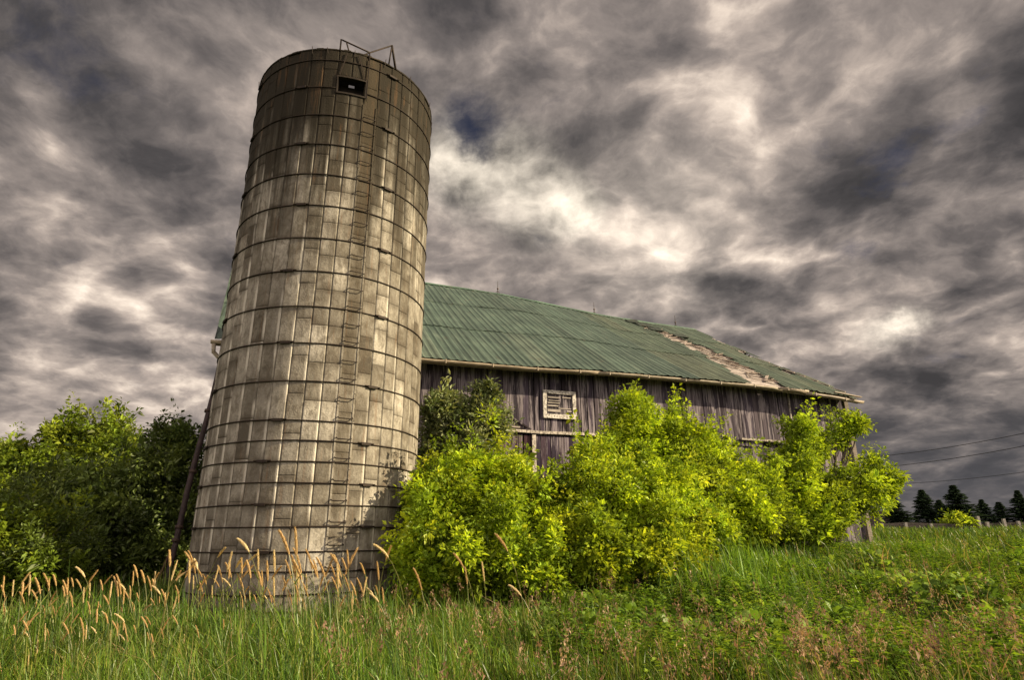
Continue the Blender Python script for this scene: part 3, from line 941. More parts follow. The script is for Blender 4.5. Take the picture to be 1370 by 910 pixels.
shrub('box_elder_bush', 'tallest leafy bush, reaching the gutter right of the barn window', 'bush',
      [(848, 574, 28, 26, 16.6, .8), (834, 612, 32, 34, 16.4, .9), (884, 590, 32, 26, 16.9, .8), (905, 638, 58, 40, 16.8, 1.1), (880, 662, 44, 36, 16.4, .9), (938, 622, 38, 28, 17.2, .9), (962, 668, 52, 40, 17.0, 1.1), (1000, 650, 34, 30, 17.6, .9), (990, 698, 36, 32, 17.2, .9), (846, 548, 12, 8, 16.8, .4), (1015, 684, 38, 36, 17.4, 1.0), (918, 594, 22, 16, 17, .6), (962, 618, 20, 14, 17.3, .6)],
      6500, YG[:3] + MG[:1] + YG[:1], 103, leaf=(.084, .64), per=18, spread=.18, shoots=.12)
shrub('box_elder_tree', 'loose multi-stemmed box elder tree hiding the right end of the barn', 'tree',
      [(1040, 652, 38, 40, 18.6, 1.0), (1072, 632, 24, 24, 19.0, .8), (1092, 668, 46, 38, 18.6, 1.0), (1138, 648, 34, 22, 19.2, .9), (1166, 646, 24, 20, 19.6, .7), (1058, 700, 48, 28, 18.2, 1.0), (1108, 698, 30, 28, 18.4, .8), (1068, 578, 16, 16, 19.0, .5), (1062, 600, 12, 12, 19.0, .4), (1118, 586, 18, 8, 19.4, .4), (1090, 602, 12, 8, 19.2, .3), (1140, 572, 8, 5, 19.6, .25), (1152, 676, 20, 14, 19.4, .5), (1030, 695, 26, 28, 18.0, .7), (1186, 652, 8, 14, 19.6, .3)],
      3900, YG[:3] + MG[:2], 104, leaf=(.098, .62), per=16, spread=.2, trunk=True, r0=.1, shell=.6, tuft=.26, shoots=.25)
shrub('young_tree', 'grey-green young tree squeezed between the silo and the barn boards', 'tree',
      [(600, 570, 32, 26, 16.4, .6), (640, 566, 32, 16, 16.5, .6), (590, 604, 30, 24, 16.3, .6), (622, 596, 30, 18, 16.4, .6), (664, 574, 14, 6, 16.5, .25), (652, 530, 18, 5, 16.6, .25), (600, 538, 24, 8, 16.5, .4), (650, 548, 16, 7, 16.5, .3), (585, 545, 16, 15, 16.4, .4)],
      1500, GG, 105, leaf=(.13, .42), per=10, spread=.17, trunk=True, r0=.06, mat='leafd', shell=.6, tuft=.26, shoots=.1)

# left of the silo
shrub('maple_tree', 'pale leafy maple crown rising at the far left edge', 'tree',
      [(25, 637, 46, 34, 42.0, 2.8), (90, 607, 32, 22, 42.5, 2.2), (50, 682, 70, 42, 41.5, 3.2), (95, 652, 46, 34, 42.0, 2.6), (12, 612, 20, 13, 42.3, 1.2), (85, 584, 14, 10, 42.5, 1.0)],
      3400, MG + [(.13, .16, .025)], 106, leaf=(.27, .55), per=11, spread=.40, tuft=.75, upb=.3, trunk=True, r0=.14, shell=.55)
shrub('maple_tree', 'pale maple top with ragged twigs left of the leaning pipe', 'tree',
      [(150, 607, 28, 18, 43.0, 2.0), (170, 622, 24, 13, 43.0, 1.8), (140, 652, 50, 34, 42.5, 2.6), (172, 662, 36, 28, 42.5, 2.4), (138, 588, 14, 8, 43.0, 1.0), (165, 594, 12, 6, 43.0, 0.8)],
      2400, MG + [(.13, .16, .025)], 107, leaf=(.27, .55), per=11, spread=.40, tuft=.75, upb=.3, trunk=True, r0=.12, shell=.55)
shrub('dark_shrub', 'large dark green shrub directly behind the foot of the leaning pipe', 'bush',
      [(215, 660, 46, 50, 17.6, 1.2), (232, 620, 26, 22, 17.8, .8), (190, 700, 60, 60, 17.2, 1.4), (240, 700, 30, 60, 17.4, 1.0), (230, 597, 14, 8, 18, .4), (248, 590, 7, 6, 18, .2), (215, 740, 60, 35, 16.8, 1.1)],
      3000, DG, 108, leaf=(.12, .5), per=12, spread=.2, mat='leafd')
shrub('dark_shrub', 'wide dark shrub between the left maples and the grass', 'bush',
      [(120, 680, 62, 52, 16.8, 1.4), (70, 700, 55, 45, 17, 1.3), (150, 720, 60, 48, 16.4, 1.2), (110, 745, 80, 36, 15.8, 1.1), (170, 665, 36, 36, 17, 1.0), (30, 690, 46, 50, 17.2, 1.2)],
      3600, DG, 109, leaf=(.12, .5), per=12, spread=.2, mat='leafd')
shrub('round_bush', 'rounded mid-green bush in the lower left corner by the grass', 'bush',
      [(28, 725, 48, 34, 12.6, .9), (62, 748, 40, 32, 12.3, .8), (-15, 740, 40, 44, 12.6, .9), (30, 765, 70, 26, 12, .8)],
      2400, MG + DG[:2], 110, leaf=(.085, .5), per=13, spread=.15)

# ------------------------------------------------------------------ spruces, far bush, houses, fence, cables
def make_spruce(seed, H=5.6, Rb=1.75):
    g = np.random.default_rng(seed); rr = random.Random(seed)
    o = empty('spruce_tree')
    m = MB(); m.tube([(0, 0, -.3), (0, 0, H * .5), (0, 0, H)], [.12, .07, .012], 7, (.06, .045, .035)); m.build('trunk', MAT['bark'], o, True)
    V, Ft, C = [], [], []
    z = .25
    while z < H - .08:
        f = 1 - z / H
        L0 = Rb * (f ** 1.05) * rr.uniform(.6, 1.2) + .03
        nb = 9 + int(9 * f)
        a0 = rr.random() * 6.28
        for b in range(nb):
            a = a0 + b * 6.283 / nb + rr.uniform(-.25, .25); L1 = L0 * rr.uniform(.7, 1.15)
            up = .12 + .5 * (1 - f); c = np.array([.036, .06, .03]) * rr.uniform(.6, 1.5)
            ns = max(6, int(L1 / .055))
            for i in range(ns):
                q = (i + rr.random()) / ns; d = L1 * q
                zc = z + d * up - .30 * d * d / max(L1, .1) + .12 * max(0, q - .75) * L1
                ctr = np.array([math.cos(a) * d, math.sin(a) * d, zc])
                for sg in (-1, 1, 0):
                    sl = (.10 + .26 * L1 * (1 - q) * .5 + .04) * rr.uniform(.7, 1.3)
                    da = a + sg * rr.uniform(.5, .95)
                    e = ctr + np.array([math.cos(da) * sl, math.sin(da) * sl, rr.uniform(-.10, .04)])
                    w = np.array([-math.sin(da), math.cos(da), 0]) * .055 + np.array([0, 0, rr.uniform(-.075, .075)])
                    n = len(V); V += [ctr - w, ctr + w, e]; Ft.append((n, n + 1, n + 2)); C += [c] * 3
        z += rr.uniform(.13, .21) * (.6 + .4 * f + .15)
    mesh_np('crown', V, Ft, MAT['needle'], o, np.array(C))
    return o


protos = [make_spruce(s) for s in (1, 2, 3)]
SPR = [(1195, 664, 72, 'dark spruce nearest the barn, partly behind the leafy branches', 2.0),
       (1232, 655, 75, 'slender dark spruce, second from the barn in the row', 1.95),
       (1255, 668, 78, 'short spruce pressed between two taller spruces', 2.0),
       (1274, 649, 73, 'tallest and widest dark spruce, standing behind the small round bush', 2.0),
       (1312, 668, 75, 'narrow spruce just right of the small round bush', 1.9),
       (1335, 671, 76, 'small spruce in the middle of the fence row', 2.1),
       (1360, 656, 74, 'tall spruce standing at the right edge of the picture', 1.8),
       (1385, 660, 75, 'spruce cut off by the right edge of the picture', 1.2)]
for i, (px, py, Y, lab, wf) in enumerate(SPR):
    o = protos[i] if i < 3 else copy_tree(protos[i % 3])
    top = at(px, py, Y); z0 = gzf(top.x, Y) - .1
    s = (top.z - z0) / 5.6
    o.location = (top.x, Y, z0); o.scale = (s * wf, s * wf, s); o.rotation_euler = (0, 0, i * 1.3)
    tag(o, lab, 'spruce', 'spruces in a row beyond the field')
shrub('round_bush', 'small round green bush in front of the tallest spruce', 'bush',
      [(1284, 702, 13, 10, 58, 1.0), (1292, 706, 10, 7, 58, .8), (1278, 707, 10, 8, 58, .8)], 420, YG[2:] + MG, 120, leaf=(.25, .5), per=10, spread=.35, stems=3)


def house(px, py, Y, wall_c, roof_c, label, wid, rz_, ov=.3, pitch=.9, dl=5.0):
    top = at(px, py, Y); z0 = gzf(top.x, Y) - .2
    o = empty('house', (top.x, Y, z0), rz_); tag(o, label, 'house')
    H = top.z - z0; he = max(H - wid * .5 * pitch, 1.2); hw = wid / 2
    m = MB()
    m.box((-hw, -dl, 0), (hw, dl, he), wall_c)
    for y in (-dl, dl): m.poly([(-hw, y * .999, he), (hw, y * .999, he), (0, y * .999, H - .1)], wall_c)
    wl = m.build('wall', MAT['plaster'], o)
    m = MB()
    for sg in (-1, 1):
        e = sg * (hw + ov); ze = he - ov * pitch
        m.hexa([(0, -dl - ov, H - .12), (e, -dl - ov, ze - .12), (e, dl + ov, ze - .12), (0, dl + ov, H - .12),
                (0, -dl - ov, H), (e, -dl - ov, ze), (e, dl + ov, ze), (0, dl + ov, H)], roof_c)
    m.build('roof', MAT['shingle'], o)
    m = MB(); m.box((-.5, -dl - .03, he * .45), (.5, -dl - .005, he * .85), (.03, .035, .04)); m.build('window', MAT['plaster'], o)
    return o


house(262, 650, 60, (.5, .47, .45), (.27, .23, .23), 'distant pale gabled house peeping between dark shrub and silo', 7, .9)
house(1176, 684, 85, (.14, .12, .12), (.07, .052, .055), 'distant house with mauve-brown roof just right of the barn corner', 4.5, .35, dl=2.5)

# fence with pale posts
fn = empty('field_fence', tuple(at(1310, 714, 57))); fn.rotation_euler = (0, 0, 0)
tag(fn, 'low dark rail fence with pale posts in front of the spruces', 'fence')
fo0 = fn.location
def fpt(px): 
    q = at(px, 714, 57); return q.x - fo0.x, gzf(q.x, 57) - fo0.z
for px, h in ((1182, .8), (1214, .8), (1248, .8), (1313, 1.45), (1324, .95), (1347, 1.05), (1366, .9), (1390, .9), (1420, .9)):
    x, z = fpt(px); m = MB(); m.box((x - .11, -.11, z - .2), (x + .11, .11, z + h), (.33, .31, .29)); m.build('post', MAT['wood'], fn)
for hh in (.25, .5, .72):
    m = MB(); pxs = [1170, 1214, 1248, 1290, 1324, 1366, 1420]
    for a, b in zip(pxs[:-1], pxs[1:]):
        (xa, za), (xb, zb) = fpt(a), fpt(b)
        m.bar((xa, .15, za + hh), (xb, .15, zb + hh), .05, .2, (.07, .06, .055))
    m.build('rail', MAT['wood'], fn)
# three power cables
for k, (ya, yb, lab) in enumerate(((609, 580, 'topmost of the three thin power cables crossing the right sky'), (624, 597, 'middle one of the three power cables over the spruces'), (648, 632, 'lowest of the three power cables, close above the spruces'))):
    a = at(1195, ya, 62); b = at(1370, yb, 50)
    d = b - a; m = MB(); pts = []
    for i in range(41):
        t = -1.6 + 4.2 * i / 40
        p = a + d * t; p.z += .9 * ((t - .5) ** 2 - .25) * .6
        pts.append(p)
    m.tube(pts, .028 if k < 2 else .02, 5, (.03, .03, .035))
    tag(m.build('power_cable', MAT['wire'], None, True), lab, 'cable', 'power cables')
# straw strip beyond the bank
m = MB()
xs = np.linspace(14.5, 34, 14)
for a, b in zip(xs[:-1], xs[1:]):
    m.quad((a, 40, gzf(a, 40) + .12), (b, 40, gzf(b, 40) + .12), (b, 50, gzf(b, 50) + .1), (a, 50, gzf(a, 50) + .1), (.34, .25, .12))
tag(m.build('field', MAT['stone']), kind='structure')


# ------------------------------------------------------------------ grass
def inside_blocked(x, y):
    sil = (x - SX) ** 2 + (y - SY) ** 2 < (SR + .02) ** 2
    dx, dy = x + 2.007, y - 17.641
    s = dx * .93602 + dy * .35196; nn = -dx * .35196 + dy * .93602
    bar_ = (nn > .4) & (nn < 2 * Wd) & (s > SL) & (s < SRt + .05)
    return sil | bar_


def blades(name, n, y0, y1, pw, hgt, wid, pal, seed, label=None, lean=.35, hmod=None, xr=None, dens=None, mat='grass', clump=True):
    g = np.random.default_rng(seed)
    u = g.random(n)
    y = (y0 ** pw + u * (y1 ** pw - y0 ** pw)) ** (1 / pw)
    hw = y * .93 + 1.2
    x = (g.random(n) * 2 - 1) * hw
    if xr: x = xr[0](y) + g.random(n) * (xr[1](y) - xr[0](y))
    if clump:
        x += .09 * np.sin(x * 9 + 3 * np.sin(y * 7)); y = y + .09 * np.sin(y * 10 + 2.5 * np.sin(x * 8))
    k = ~inside_blocked(x, y)
    if dens is not None: k &= g.random(n) < dens(x, y)
    x, y = x[k], y[k]; n = len(x)
    z = gz(x, y)
    P3 = np.stack([x, y, z], 1)
    h = hgt * np.clip(g.normal(1, .3, n), .35, 2.1) * (1 + .38 * hsh(P3, .8) + .3 * hsh(P3, 2.7))
    if hmod is not None: h = h * hmod(x, y)
    a = g.random(n) * 6.283 + .0
    ln = lean * np.clip(g.normal(1, .6, n), .05, 3)
    wind = np.stack([np.full(n, -.10), np.full(n, .0)], 1)
    dx = np.cos(a) * ln * h + wind[:, 0] * h; dy = np.sin(a) * ln * h
    fa = g.random(n) * 6.283
    w = wid * (y / 9) ** .75 * np.clip(g.normal(1, .25, n), .5, 1.8)
    wx, wy = np.cos(fa) * w / 2, np.sin(fa) * w / 2
    ts = [0, .35, .7, 1.0]; ws = [1, .95, .6, 0]
    rows = []
    for t, ww in zip(ts, ws):
        cx, cy = x + dx * t ** 2, y + dy * t ** 2
        cz = z - .03 + h * (t - .22 * t ** 3 * (ln / lean).clip(0, 2.5))
        if ww > 0:
            rows.append(np.stack([cx - wx * ww, cy - wy * ww, cz], 1)); rows.append(np.stack([cx + wx * ww, cy + wy * ww, cz], 1))
        else: rows.append(np.stack([cx, cy, cz], 1))
    V = np.stack(rows, 1).reshape(-1, 3); b = np.arange(n) * 7
    Ft = np.concatenate([np.stack([b, b + 1, b + 3], 1), np.stack([b, b + 3, b + 2], 1), np.stack([b + 2, b + 3, b + 5], 1), np.stack([b + 2, b + 5, b + 4], 1), np.stack([b + 4, b + 5, b + 6], 1)])
    pal = np.array(pal); c = pal[g.integers(0, len(pal), n)]
    patch = hsh(P3 * np.array([1, 1, 0]) + seed, .75)[:, None]
    c = c * (1 + .42 * patch) * np.clip(g.normal(1, .18, (n, 1)), .5, 1.6)
    c = c * (1 + np.array([.22, .05, 0]) * hsh(P3 + 9, .35)[:, None])
    cl = np.repeat(c, 7, 0)
    o = mesh_np(name, V, Ft, MAT[mat], None, np.clip(cl, 0, .9).astype(np.float32))
    return tag(o, kind='stuff')


GR = [(.055, .115, .011), (.08, .155, .014), (.12, .205, .019), (.033, .075, .010), (.17, .2, .045), (.065, .135, .013)]
hm_ = lambda x, y: 1.0 - .42 * sstep(-.5, 3, x) + .1 * sstep(-2, -7, x)
blades('grass', 105000, 4.2, 13.5, 1.05, .48, .0145, GR, 201, hmod=hm_)
blades('grass', 60000, 12.5, 27, 1.1, .42, .014, GR, 202, dens=lambda x, y: np.where(x > -4, 1, .35))
blades('grass', 30000, 26, 60, 1.0, .40, .02, GR, 203, xr=(lambda y: y * .35, lambda y: y * 1.0), dens=lambda x, y: 1.0)
TG = [(.12, .22, .02), (.16, .26, .024), (.09, .18, .018)]
blades('tall_grass', 9000, 11.0, 17.5, 1.0, .72, .016, TG, 204, lean=.3, xr=(lambda y: np.full_like(y, 2.6), lambda y: np.full_like(y, 7.0)), dens=lambda x, y: .9 * np.exp(-((x - 4.0) / 1.7) ** 2 - ((y - 13.6) / 1.3) ** 2) + .5 * np.exp(-((x - 5.6) / .9) ** 2 - ((y - 15) / .8) ** 2))
DRY = [(.36, .26, .12), (.28, .2, .1), (.42, .32, .17)]
blades('dry_stalks', 5200, 4.6, 22, 1.0, .5, .008, DRY, 205, lean=.6)


def weeds():
    """broad-leaved plants among the grass on the bank"""
    g = np.random.default_rng(77); n = 7500
    y = 6.2 + g.random(n) ** .9 * 13; x = (-.5 + g.random(n) * (y * .95 + .8))
    k = ~inside_blocked(x, y) & (hsh(np.stack([x, y, 0 * x], 1), .7) > -.25)
    x, y = x[k], y[k]; n = len(x); z = gz(x, y); per = 15
    h = .40 * np.clip(g.normal(1, .3, n), .4, 1.8) * (1 + .35 * hsh(np.stack([x, y, 0 * x], 1), 1.1))
    t = g.random((n, per)) ** .7; a = g.random((n, per)) * 6.283
    base = np.stack([x[:, None] + .03 * np.cos(a), y[:, None] + .03 * np.sin(a), z[:, None] + h[:, None] * (.25 + .75 * t)], 2)
    ld = np.stack([np.cos(a), np.sin(a), .1 + .7 * t - .25], 2); ld /= np.linalg.norm(ld, axis=2)[..., None]
    wv = np.stack([-np.sin(a), np.cos(a), g.normal(0, .2, (n, per))], 2)
    ll = (.10 * np.clip(g.normal(1, .3, (n, per)), .5, 1.8) * (1.3 - .7 * t))[..., None]
    nn = np.cross(ld, wv)
    v0 = base; v1 = base + ld * ll * .5 + wv * ll * .2; v3 = base + ld * ll * .5 - wv * ll * .2; v2 = base + ld * ll + np.array([0, 0, -.25]) * ll
    V = np.stack([v0, v1, v2, v3], 2).reshape(-1, 3); b = np.arange(n * per) * 4
    Ft = np.concatenate([np.stack([b, b + 1, b + 2], 1), np.stack([b, b + 2, b + 3], 1)])
    pal = np.array([(.10, .19, .018), (.15, .25, .022), (.07, .14, .016), (.2, .29, .028)])
    c = np.repeat(pal[g.integers(0, 4, n)] * np.clip(g.normal(1, .2, (n, 1)), .5, 1.6) * (1 + .3 * hsh(np.stack([x, y, 0 * x], 1), .6))[:, None], per * 4, 0)
    tag(mesh_np('weeds', V, Ft, MAT['leaf'], None, c.astype(np.float32)), kind='stuff')



def burdock():
    """clumps of large soft leaves on the bank"""
    g = np.random.default_rng(91); n = 420
    y = 7.5 + g.random(n) * 8; x = .3 + g.random(n) * (y * .85)
    k = ~inside_blocked(x, y) & (hsh(np.stack([x, y, 0 * x], 1), .9) > -.1)
    x, y = x[k], y[k]; n = len(x); per = 11; z = gz(x, y)
    a = g.random((n, per)) * 6.283; el = .35 + .9 * g.random((n, per)); ln = .17 * np.clip(g.normal(1, .3, (n, per)), .5, 1.7)
    r0 = .05 + .10 * g.random((n, per)); hb = .16 + .22 * g.random((n, per))
    b = np.stack([x[:, None] + r0 * np.cos(a), y[:, None] + r0 * np.sin(a), z[:, None] + hb], 2)
    d = np.stack([np.cos(a) * np.cos(el), np.sin(a) * np.cos(el), np.sin(el)], 2); wv = np.stack([-np.sin(a), np.cos(a), g.normal(0, .25, (n, per))], 2)
    L_ = ln[..., None]; dn = np.array([0, 0, -1.0])
    v = [b, b + d * L_ * .35 + wv * L_ * .27 + dn * L_ * .04, b + d * L_ * .75 + wv * L_ * .2 + dn * L_ * .16, b + d * L_ * 1.02 + dn * L_ * .42, b + d * L_ * .75 - wv * L_ * .2 + dn * L_ * .16, b + d * L_ * .35 - wv * L_ * .27 + dn * L_ * .04, b + d * L_ * .6 + dn * L_ * .02]
    V = np.stack(v, 2).reshape(-1, 3); i = np.arange(n * per) * 7
    Ft = np.concatenate([np.stack([i + p, i + q, i + 6], 1) for p, q in ((0, 1), (1, 2), (2, 3), (3, 4), (4, 5), (5, 0))])
    pal = np.array([(.13, .22, .03), (.17, .27, .035), (.10, .18, .025), (.20, .29, .05)])
    c = np.repeat(pal[g.integers(0, 4, n)] * np.clip(g.normal(1, .2, (n, 1)), .5, 1.5), per * 7, 0)
    tag(mesh_np('broadleaf_weeds', V, Ft, MAT['leaf'], None, c.astype(np.float32)), kind='stuff')


weeds()
burdock()


def panicles():
    """fine pinkish-brown seed panicles low in the foreground on the right"""
    g = np.random.default_rng(88); n = 1500
    y = 4.8 + g.random(n) ** 1.3 * 8; x = -.3 * y + g.random(n) * (y * 1.22)
    k = g.random(n) < np.clip(.12 + (.95 * sstep(.5, 5, x) * (1 - sstep(6.5, 9, y)) + .12) * (.25 + .9 * (hsh(np.stack([x, y, 0 * x], 1), 1.3) > -.05)), 0, 1)
    x, y = x[k], y[k]; n = len(x); z = gz(x, y); h = .50 * np.clip(g.normal(1, .2, n), .6, 1.5)
    ax = np.stack([g.normal(-.05, .18, n), g.normal(0, .18, n), np.ones(n)], 1)
    per = 34; t = g.random((n, per)); a = g.random((n, per)) * 6.283; r = .055 * np.sin(np.pi * (t * .85 + .1)) * g.random((n, per)) ** .5
    top = np.stack([x, y, z], 1)[:, None] + ax[:, None] * (h[:, None] + t * .20)[..., None]
    c = top + np.stack([np.cos(a) * r, np.sin(a) * r, 0 * r], 2)
    s = .013 * np.clip(g.normal(1, .3, (n, per, 1)), .5, 2)
    d1 = g.normal(size=(n, per, 3)) * .5 + np.array([0, 0, .8]); d2 = g.normal(size=(n, per, 3))
    V = np.stack([c - d1 * s, c + d2 * s * .5, c + d1 * s], 2).reshape(-1, 3)
    b = np.arange(n * per) * 3; Ft = np.stack([b, b + 1, b + 2], 1)
    pal = np.array([(.26, .15, .10), (.32, .2, .13), (.2, .12, .085), (.36, .25, .16)])
    cl = np.repeat(pal[g.integers(0, 4, n)] * np.clip(g.normal(1, .2, (n, 1)), .5, 1.5), per * 3, 0)
    # stems
    w = .004; sb = np.stack([x, y, z], 1); se = sb + ax * (h + .16)[:, None]
    Vs = np.stack([sb - [w, 0, 0], sb + [w, 0, 0], se], 1).reshape(-1, 3); bs = len(V) + np.arange(n) * 3
    cs = np.tile(np.array([[.16, .13, .05]]), (n * 3, 1))
    tag(mesh_np('grass_panicles', np.concatenate([V, Vs]), np.concatenate([Ft, np.stack([bs, bs + 1, bs + 2], 1)]), MAT['seed'], None, np.concatenate([cl, cs]).astype(np.float32)), kind='stuff')


panicles()


# ------------------------------------------------------------------ tall golden seed heads, each a thing
def make_stalk(seed):
    rr = random.Random(seed); g = np.random.default_rng(seed)
    o = empty('reed_grass'); o['kind'] = 'thing'
    H = 1.25; bend = rr.choice([rr.uniform(.06, .3), rr.uniform(.1, .35), rr.uniform(.3, .6)])
    path = lambda t: Vector((bend * t ** 2.3 * H * .55, .02 * math.sin(t * 4 + seed), H * (t - .10 * bend * 3 * t ** 4)))
    m = MB(); m.tube([path(t / 8) for t in range(8)], [.0038] * 6 + [.003, .002], 4, (.17, .17, .05), caps=False)
    for q in (.2, .38, .55):
        a = rr.random() * 6.28; p = path(q); d = Vector((math.cos(a), math.sin(a), 0)); s = Vector((-d.y, d.x, 0)) * .006; l = rr.uniform(.2, .34)
        e1 = p + d * l * .5 + Vector((0, 0, l * .45)); e2 = p + d * l + Vector((0, 0, l * .25))
        m.quad(p - s, p + s, e1 + s, e1 - s, (.11, .16, .025)); m.quad(e1 - s, e1 + s, e2 + s * .1, e2 - s * .1, (.12, .16, .03))
    m.build('stem', MAT['grass'], o)
    V, Ft, C = [], [], []
    hl = rr.uniform(.17, .29)
    pal = [(.62, .47, .23), (.55, .39, .18), (.68, .56, .33), (.52, .36, .17)]
    c0 = np.array(rr.choice(pal))
    for i in range(300):
        t = rr.random(); q = 1 - hl + hl * t; p = path(q); p2 = path(min(q + .02, 1.02)); d = (p2 - p).normalized()
        a = rr.random() * 6.28; s = d.cross(Vector((0, 1, .2))).normalized(); u = s.cross(d)
        rad = .0085 * (1 + .25 * math.sin(i * .7)) * (math.sin(math.pi * min(1, t * .92 + .06)) ** .6) * rr.uniform(.35, 1.1)
        b = p + (s * math.cos(a) + u * math.sin(a)) * rad
        tip = b + d * .03 + (s * math.cos(a) + u * math.sin(a)) * .010
        w = (s * -math.sin(a) + u * math.cos(a)) * .0042
        n = len(V); V += [tuple(b - w), tuple(b + w), tuple(tip)]; Ft.append((n, n + 1, n + 2)); C += [c0 * rr.uniform(.7, 1.3)] * 3
    mesh_np('seed_head', V, Ft, MAT['seed'], o, np.array(C))
    return o, path(1.0)


protos = [make_stalk(s) for s in range(1, 9)]
used = [False] * 8
rr = random.Random(55)
GRP = 'golden seed heads standing in the grass'


def stalk(px, py, Y, label, i=None, lean=None):
    k = rr.randrange(8) if i is None else i
    src, tip = protos[k]
    o = src if not used[k] else copy_tree(src)
    used[k] = True
    p = at(px, py, Y)
    yaw = rr.choice([math.pi, math.pi, math.pi + rr.uniform(-.9, .9), rr.uniform(-.7, .7)]) if lean is None else lean
    s = None
    for _ in range(3):
        sc = 1.0 if s is None else s
        bx = p.x - (tip.x * math.cos(yaw) - tip.y * math.sin(yaw)) * sc; by = p.y - (tip.x * math.sin(yaw) + tip.y * math.cos(yaw)) * sc
        s = (p.z - gzf(bx, by)) / tip.z
    o.location = (bx, by, gzf(bx, by)); o.rotation_euler = (0, 0, yaw); w = rr.uniform(.95, 1.25)
    o.scale = (s * 1.0, s * w, s)
    return tag(o, label, 'grass stalk', GRP)


L_SILO = 'golden seed head on a thin stalk in front of the base of the silo'
L_LEFT = 'golden seed head left of the silo, in front of the dark shrubs'
L_LOW = 'golden seed head on a bent stalk low in the lower left grass'
for px, py in ((250, 740), (262, 752), (290, 758), (312, 740), (322, 748), (331, 752), (338, 758), (345, 766), (358, 752), (366, 775), (392, 745), (398, 760), (410, 770), (415, 752), (424, 748), (436, 768), (446, 745), (452, 760), (462, 770), (470, 782), (480, 775), (300, 775), (326, 790), (352, 795), (384, 790), (405, 800), (428, 797), (450, 790), (478, 735), (482, 755), (502, 730), (524, 732), (270, 770), (282, 785), (378, 772), (440, 778), (495, 795), (508, 812), (376, 712), (395, 708), (318, 722)):
    stalk(px + rr.uniform(-2, 2), py, rr.uniform(8.3, 10.2), L_SILO)
for px, py in ((20, 778), (30, 782), (42, 780), (55, 790), (66, 775), (75, 792), (86, 786), (95, 775), (104, 760), (112, 788), (120, 782), (130, 765), (136, 778), (150, 780), (157, 770), (165, 790), (172, 785), (180, 758), (188, 765), (196, 772), (204, 785), (212, 768), (228, 738), (236, 752), (242, 765), (10, 800), (48, 800), (90, 800), (140, 798), (185, 795), (220, 795), (5, 815), (70, 812), (160, 812), (118, 806), (200, 810)):
    stalk(px + rr.uniform(-2, 2), py, rr.uniform(8.2, 10.8), L_LEFT)
for px, py in ((15, 850), (60, 845), (85, 835), (108, 828), (128, 818), (142, 822), (100, 862), (115, 878), (75, 870), (180, 838), (215, 842), (232, 825), (248, 850), (3, 866), (160, 850), (298, 830), (420, 830), (510, 845), (30, 832), (50, 858), (122, 840), (150, 832), (195, 826), (262, 838), (338, 836), (372, 846), (92, 822), (170, 868), (205, 872), (38, 878), (280, 862), (330, 868), (455, 838), (134, 856), (245, 880), (66, 888)):
    stalk(px + rr.uniform(-2, 2), py, rr.uniform(6.6, 8.0), L_LOW)
for _ in range(130):
    px = rr.choice([rr.uniform(0, 240), rr.uniform(0, 240), rr.uniform(235, 560), rr.uniform(250, 500)])
    py = rr.uniform(730, 805) if px > 235 else rr.uniform(765, 855)
    stalk(px, py, rr.uniform(8.2, 10.8) if py < 820 else rr.uniform(6.8, 8), L_LOW if py >= 820 else L_SILO if px > 242 else L_LEFT)
stalk(608, 742, 9.0, 'golden seed head at the left of those before the silo-side bush', lean=math.pi)
stalk(622, 760, 9.2, 'short golden seed head second from left before the silo-side bush', lean=math.pi)
stalk(645, 754, 9.2, 'golden seed head third from left before the silo-side bush', lean=math.pi)
stalk(664, 716, 8.4, 'tallest curved seed head, alone against the silo-side bush', i=2, lean=math.pi)
stalk(682, 784, 7.6, 'low drooping golden seed head right of the tallest stalk', i=4, lean=math.pi)
stalk(548, 812, 8.2, 'golden seed head just right of the silo base', lean=math.pi)
for k in range(8):
    if not used[k]: stalk(40 + 60 * k, 800, 9, L_LEFT, i=k)

# ------------------------------------------------------------------ light and sky
SUN_AZ, SUN_EL = 97, 27
sd = Vector((math.sin(R_(SUN_AZ)) * math.cos(R_(SUN_EL)), math.cos(R_(SUN_AZ)) * math.cos(R_(SUN_EL)), math.sin(R_(SUN_EL))))
sl = bpy.data.lights.new('sun', 'SUN'); sl.energy = 5.0; sl.angle = R_(.6); sl.color = (1.0, .83, .55)
so = bpy.data.objects.new('sun', sl); col.objects.link(so)
so.rotation_euler = sd.to_track_quat('Z', 'Y').to_euler()

w = bpy.data.worlds.new('World'); scene.world = w; w.use_nodes = True
W = NT.__new__(NT); W.t = w.node_tree; W.t.nodes.clear(); W.m = w
W.out = W.t.nodes.new('ShaderNodeOutputWorld')
sky = W.n('ShaderNodeTexSky', sky_type='NISHITA', sun_disc=False, sun_elevation=R_(SUN_EL), sun_rotation=R_(SUN_AZ))
dirv = W.n('ShaderNodeTexCoord').outputs['Generated']
sp = W.n('ShaderNodeSeparateXYZ', ins={0: dirv})
zup = W.math('MAXIMUM', sp.outputs[2], 0.0)
inv = W.math('DIVIDE', 1.0, W.math('ADD', zup, .30))
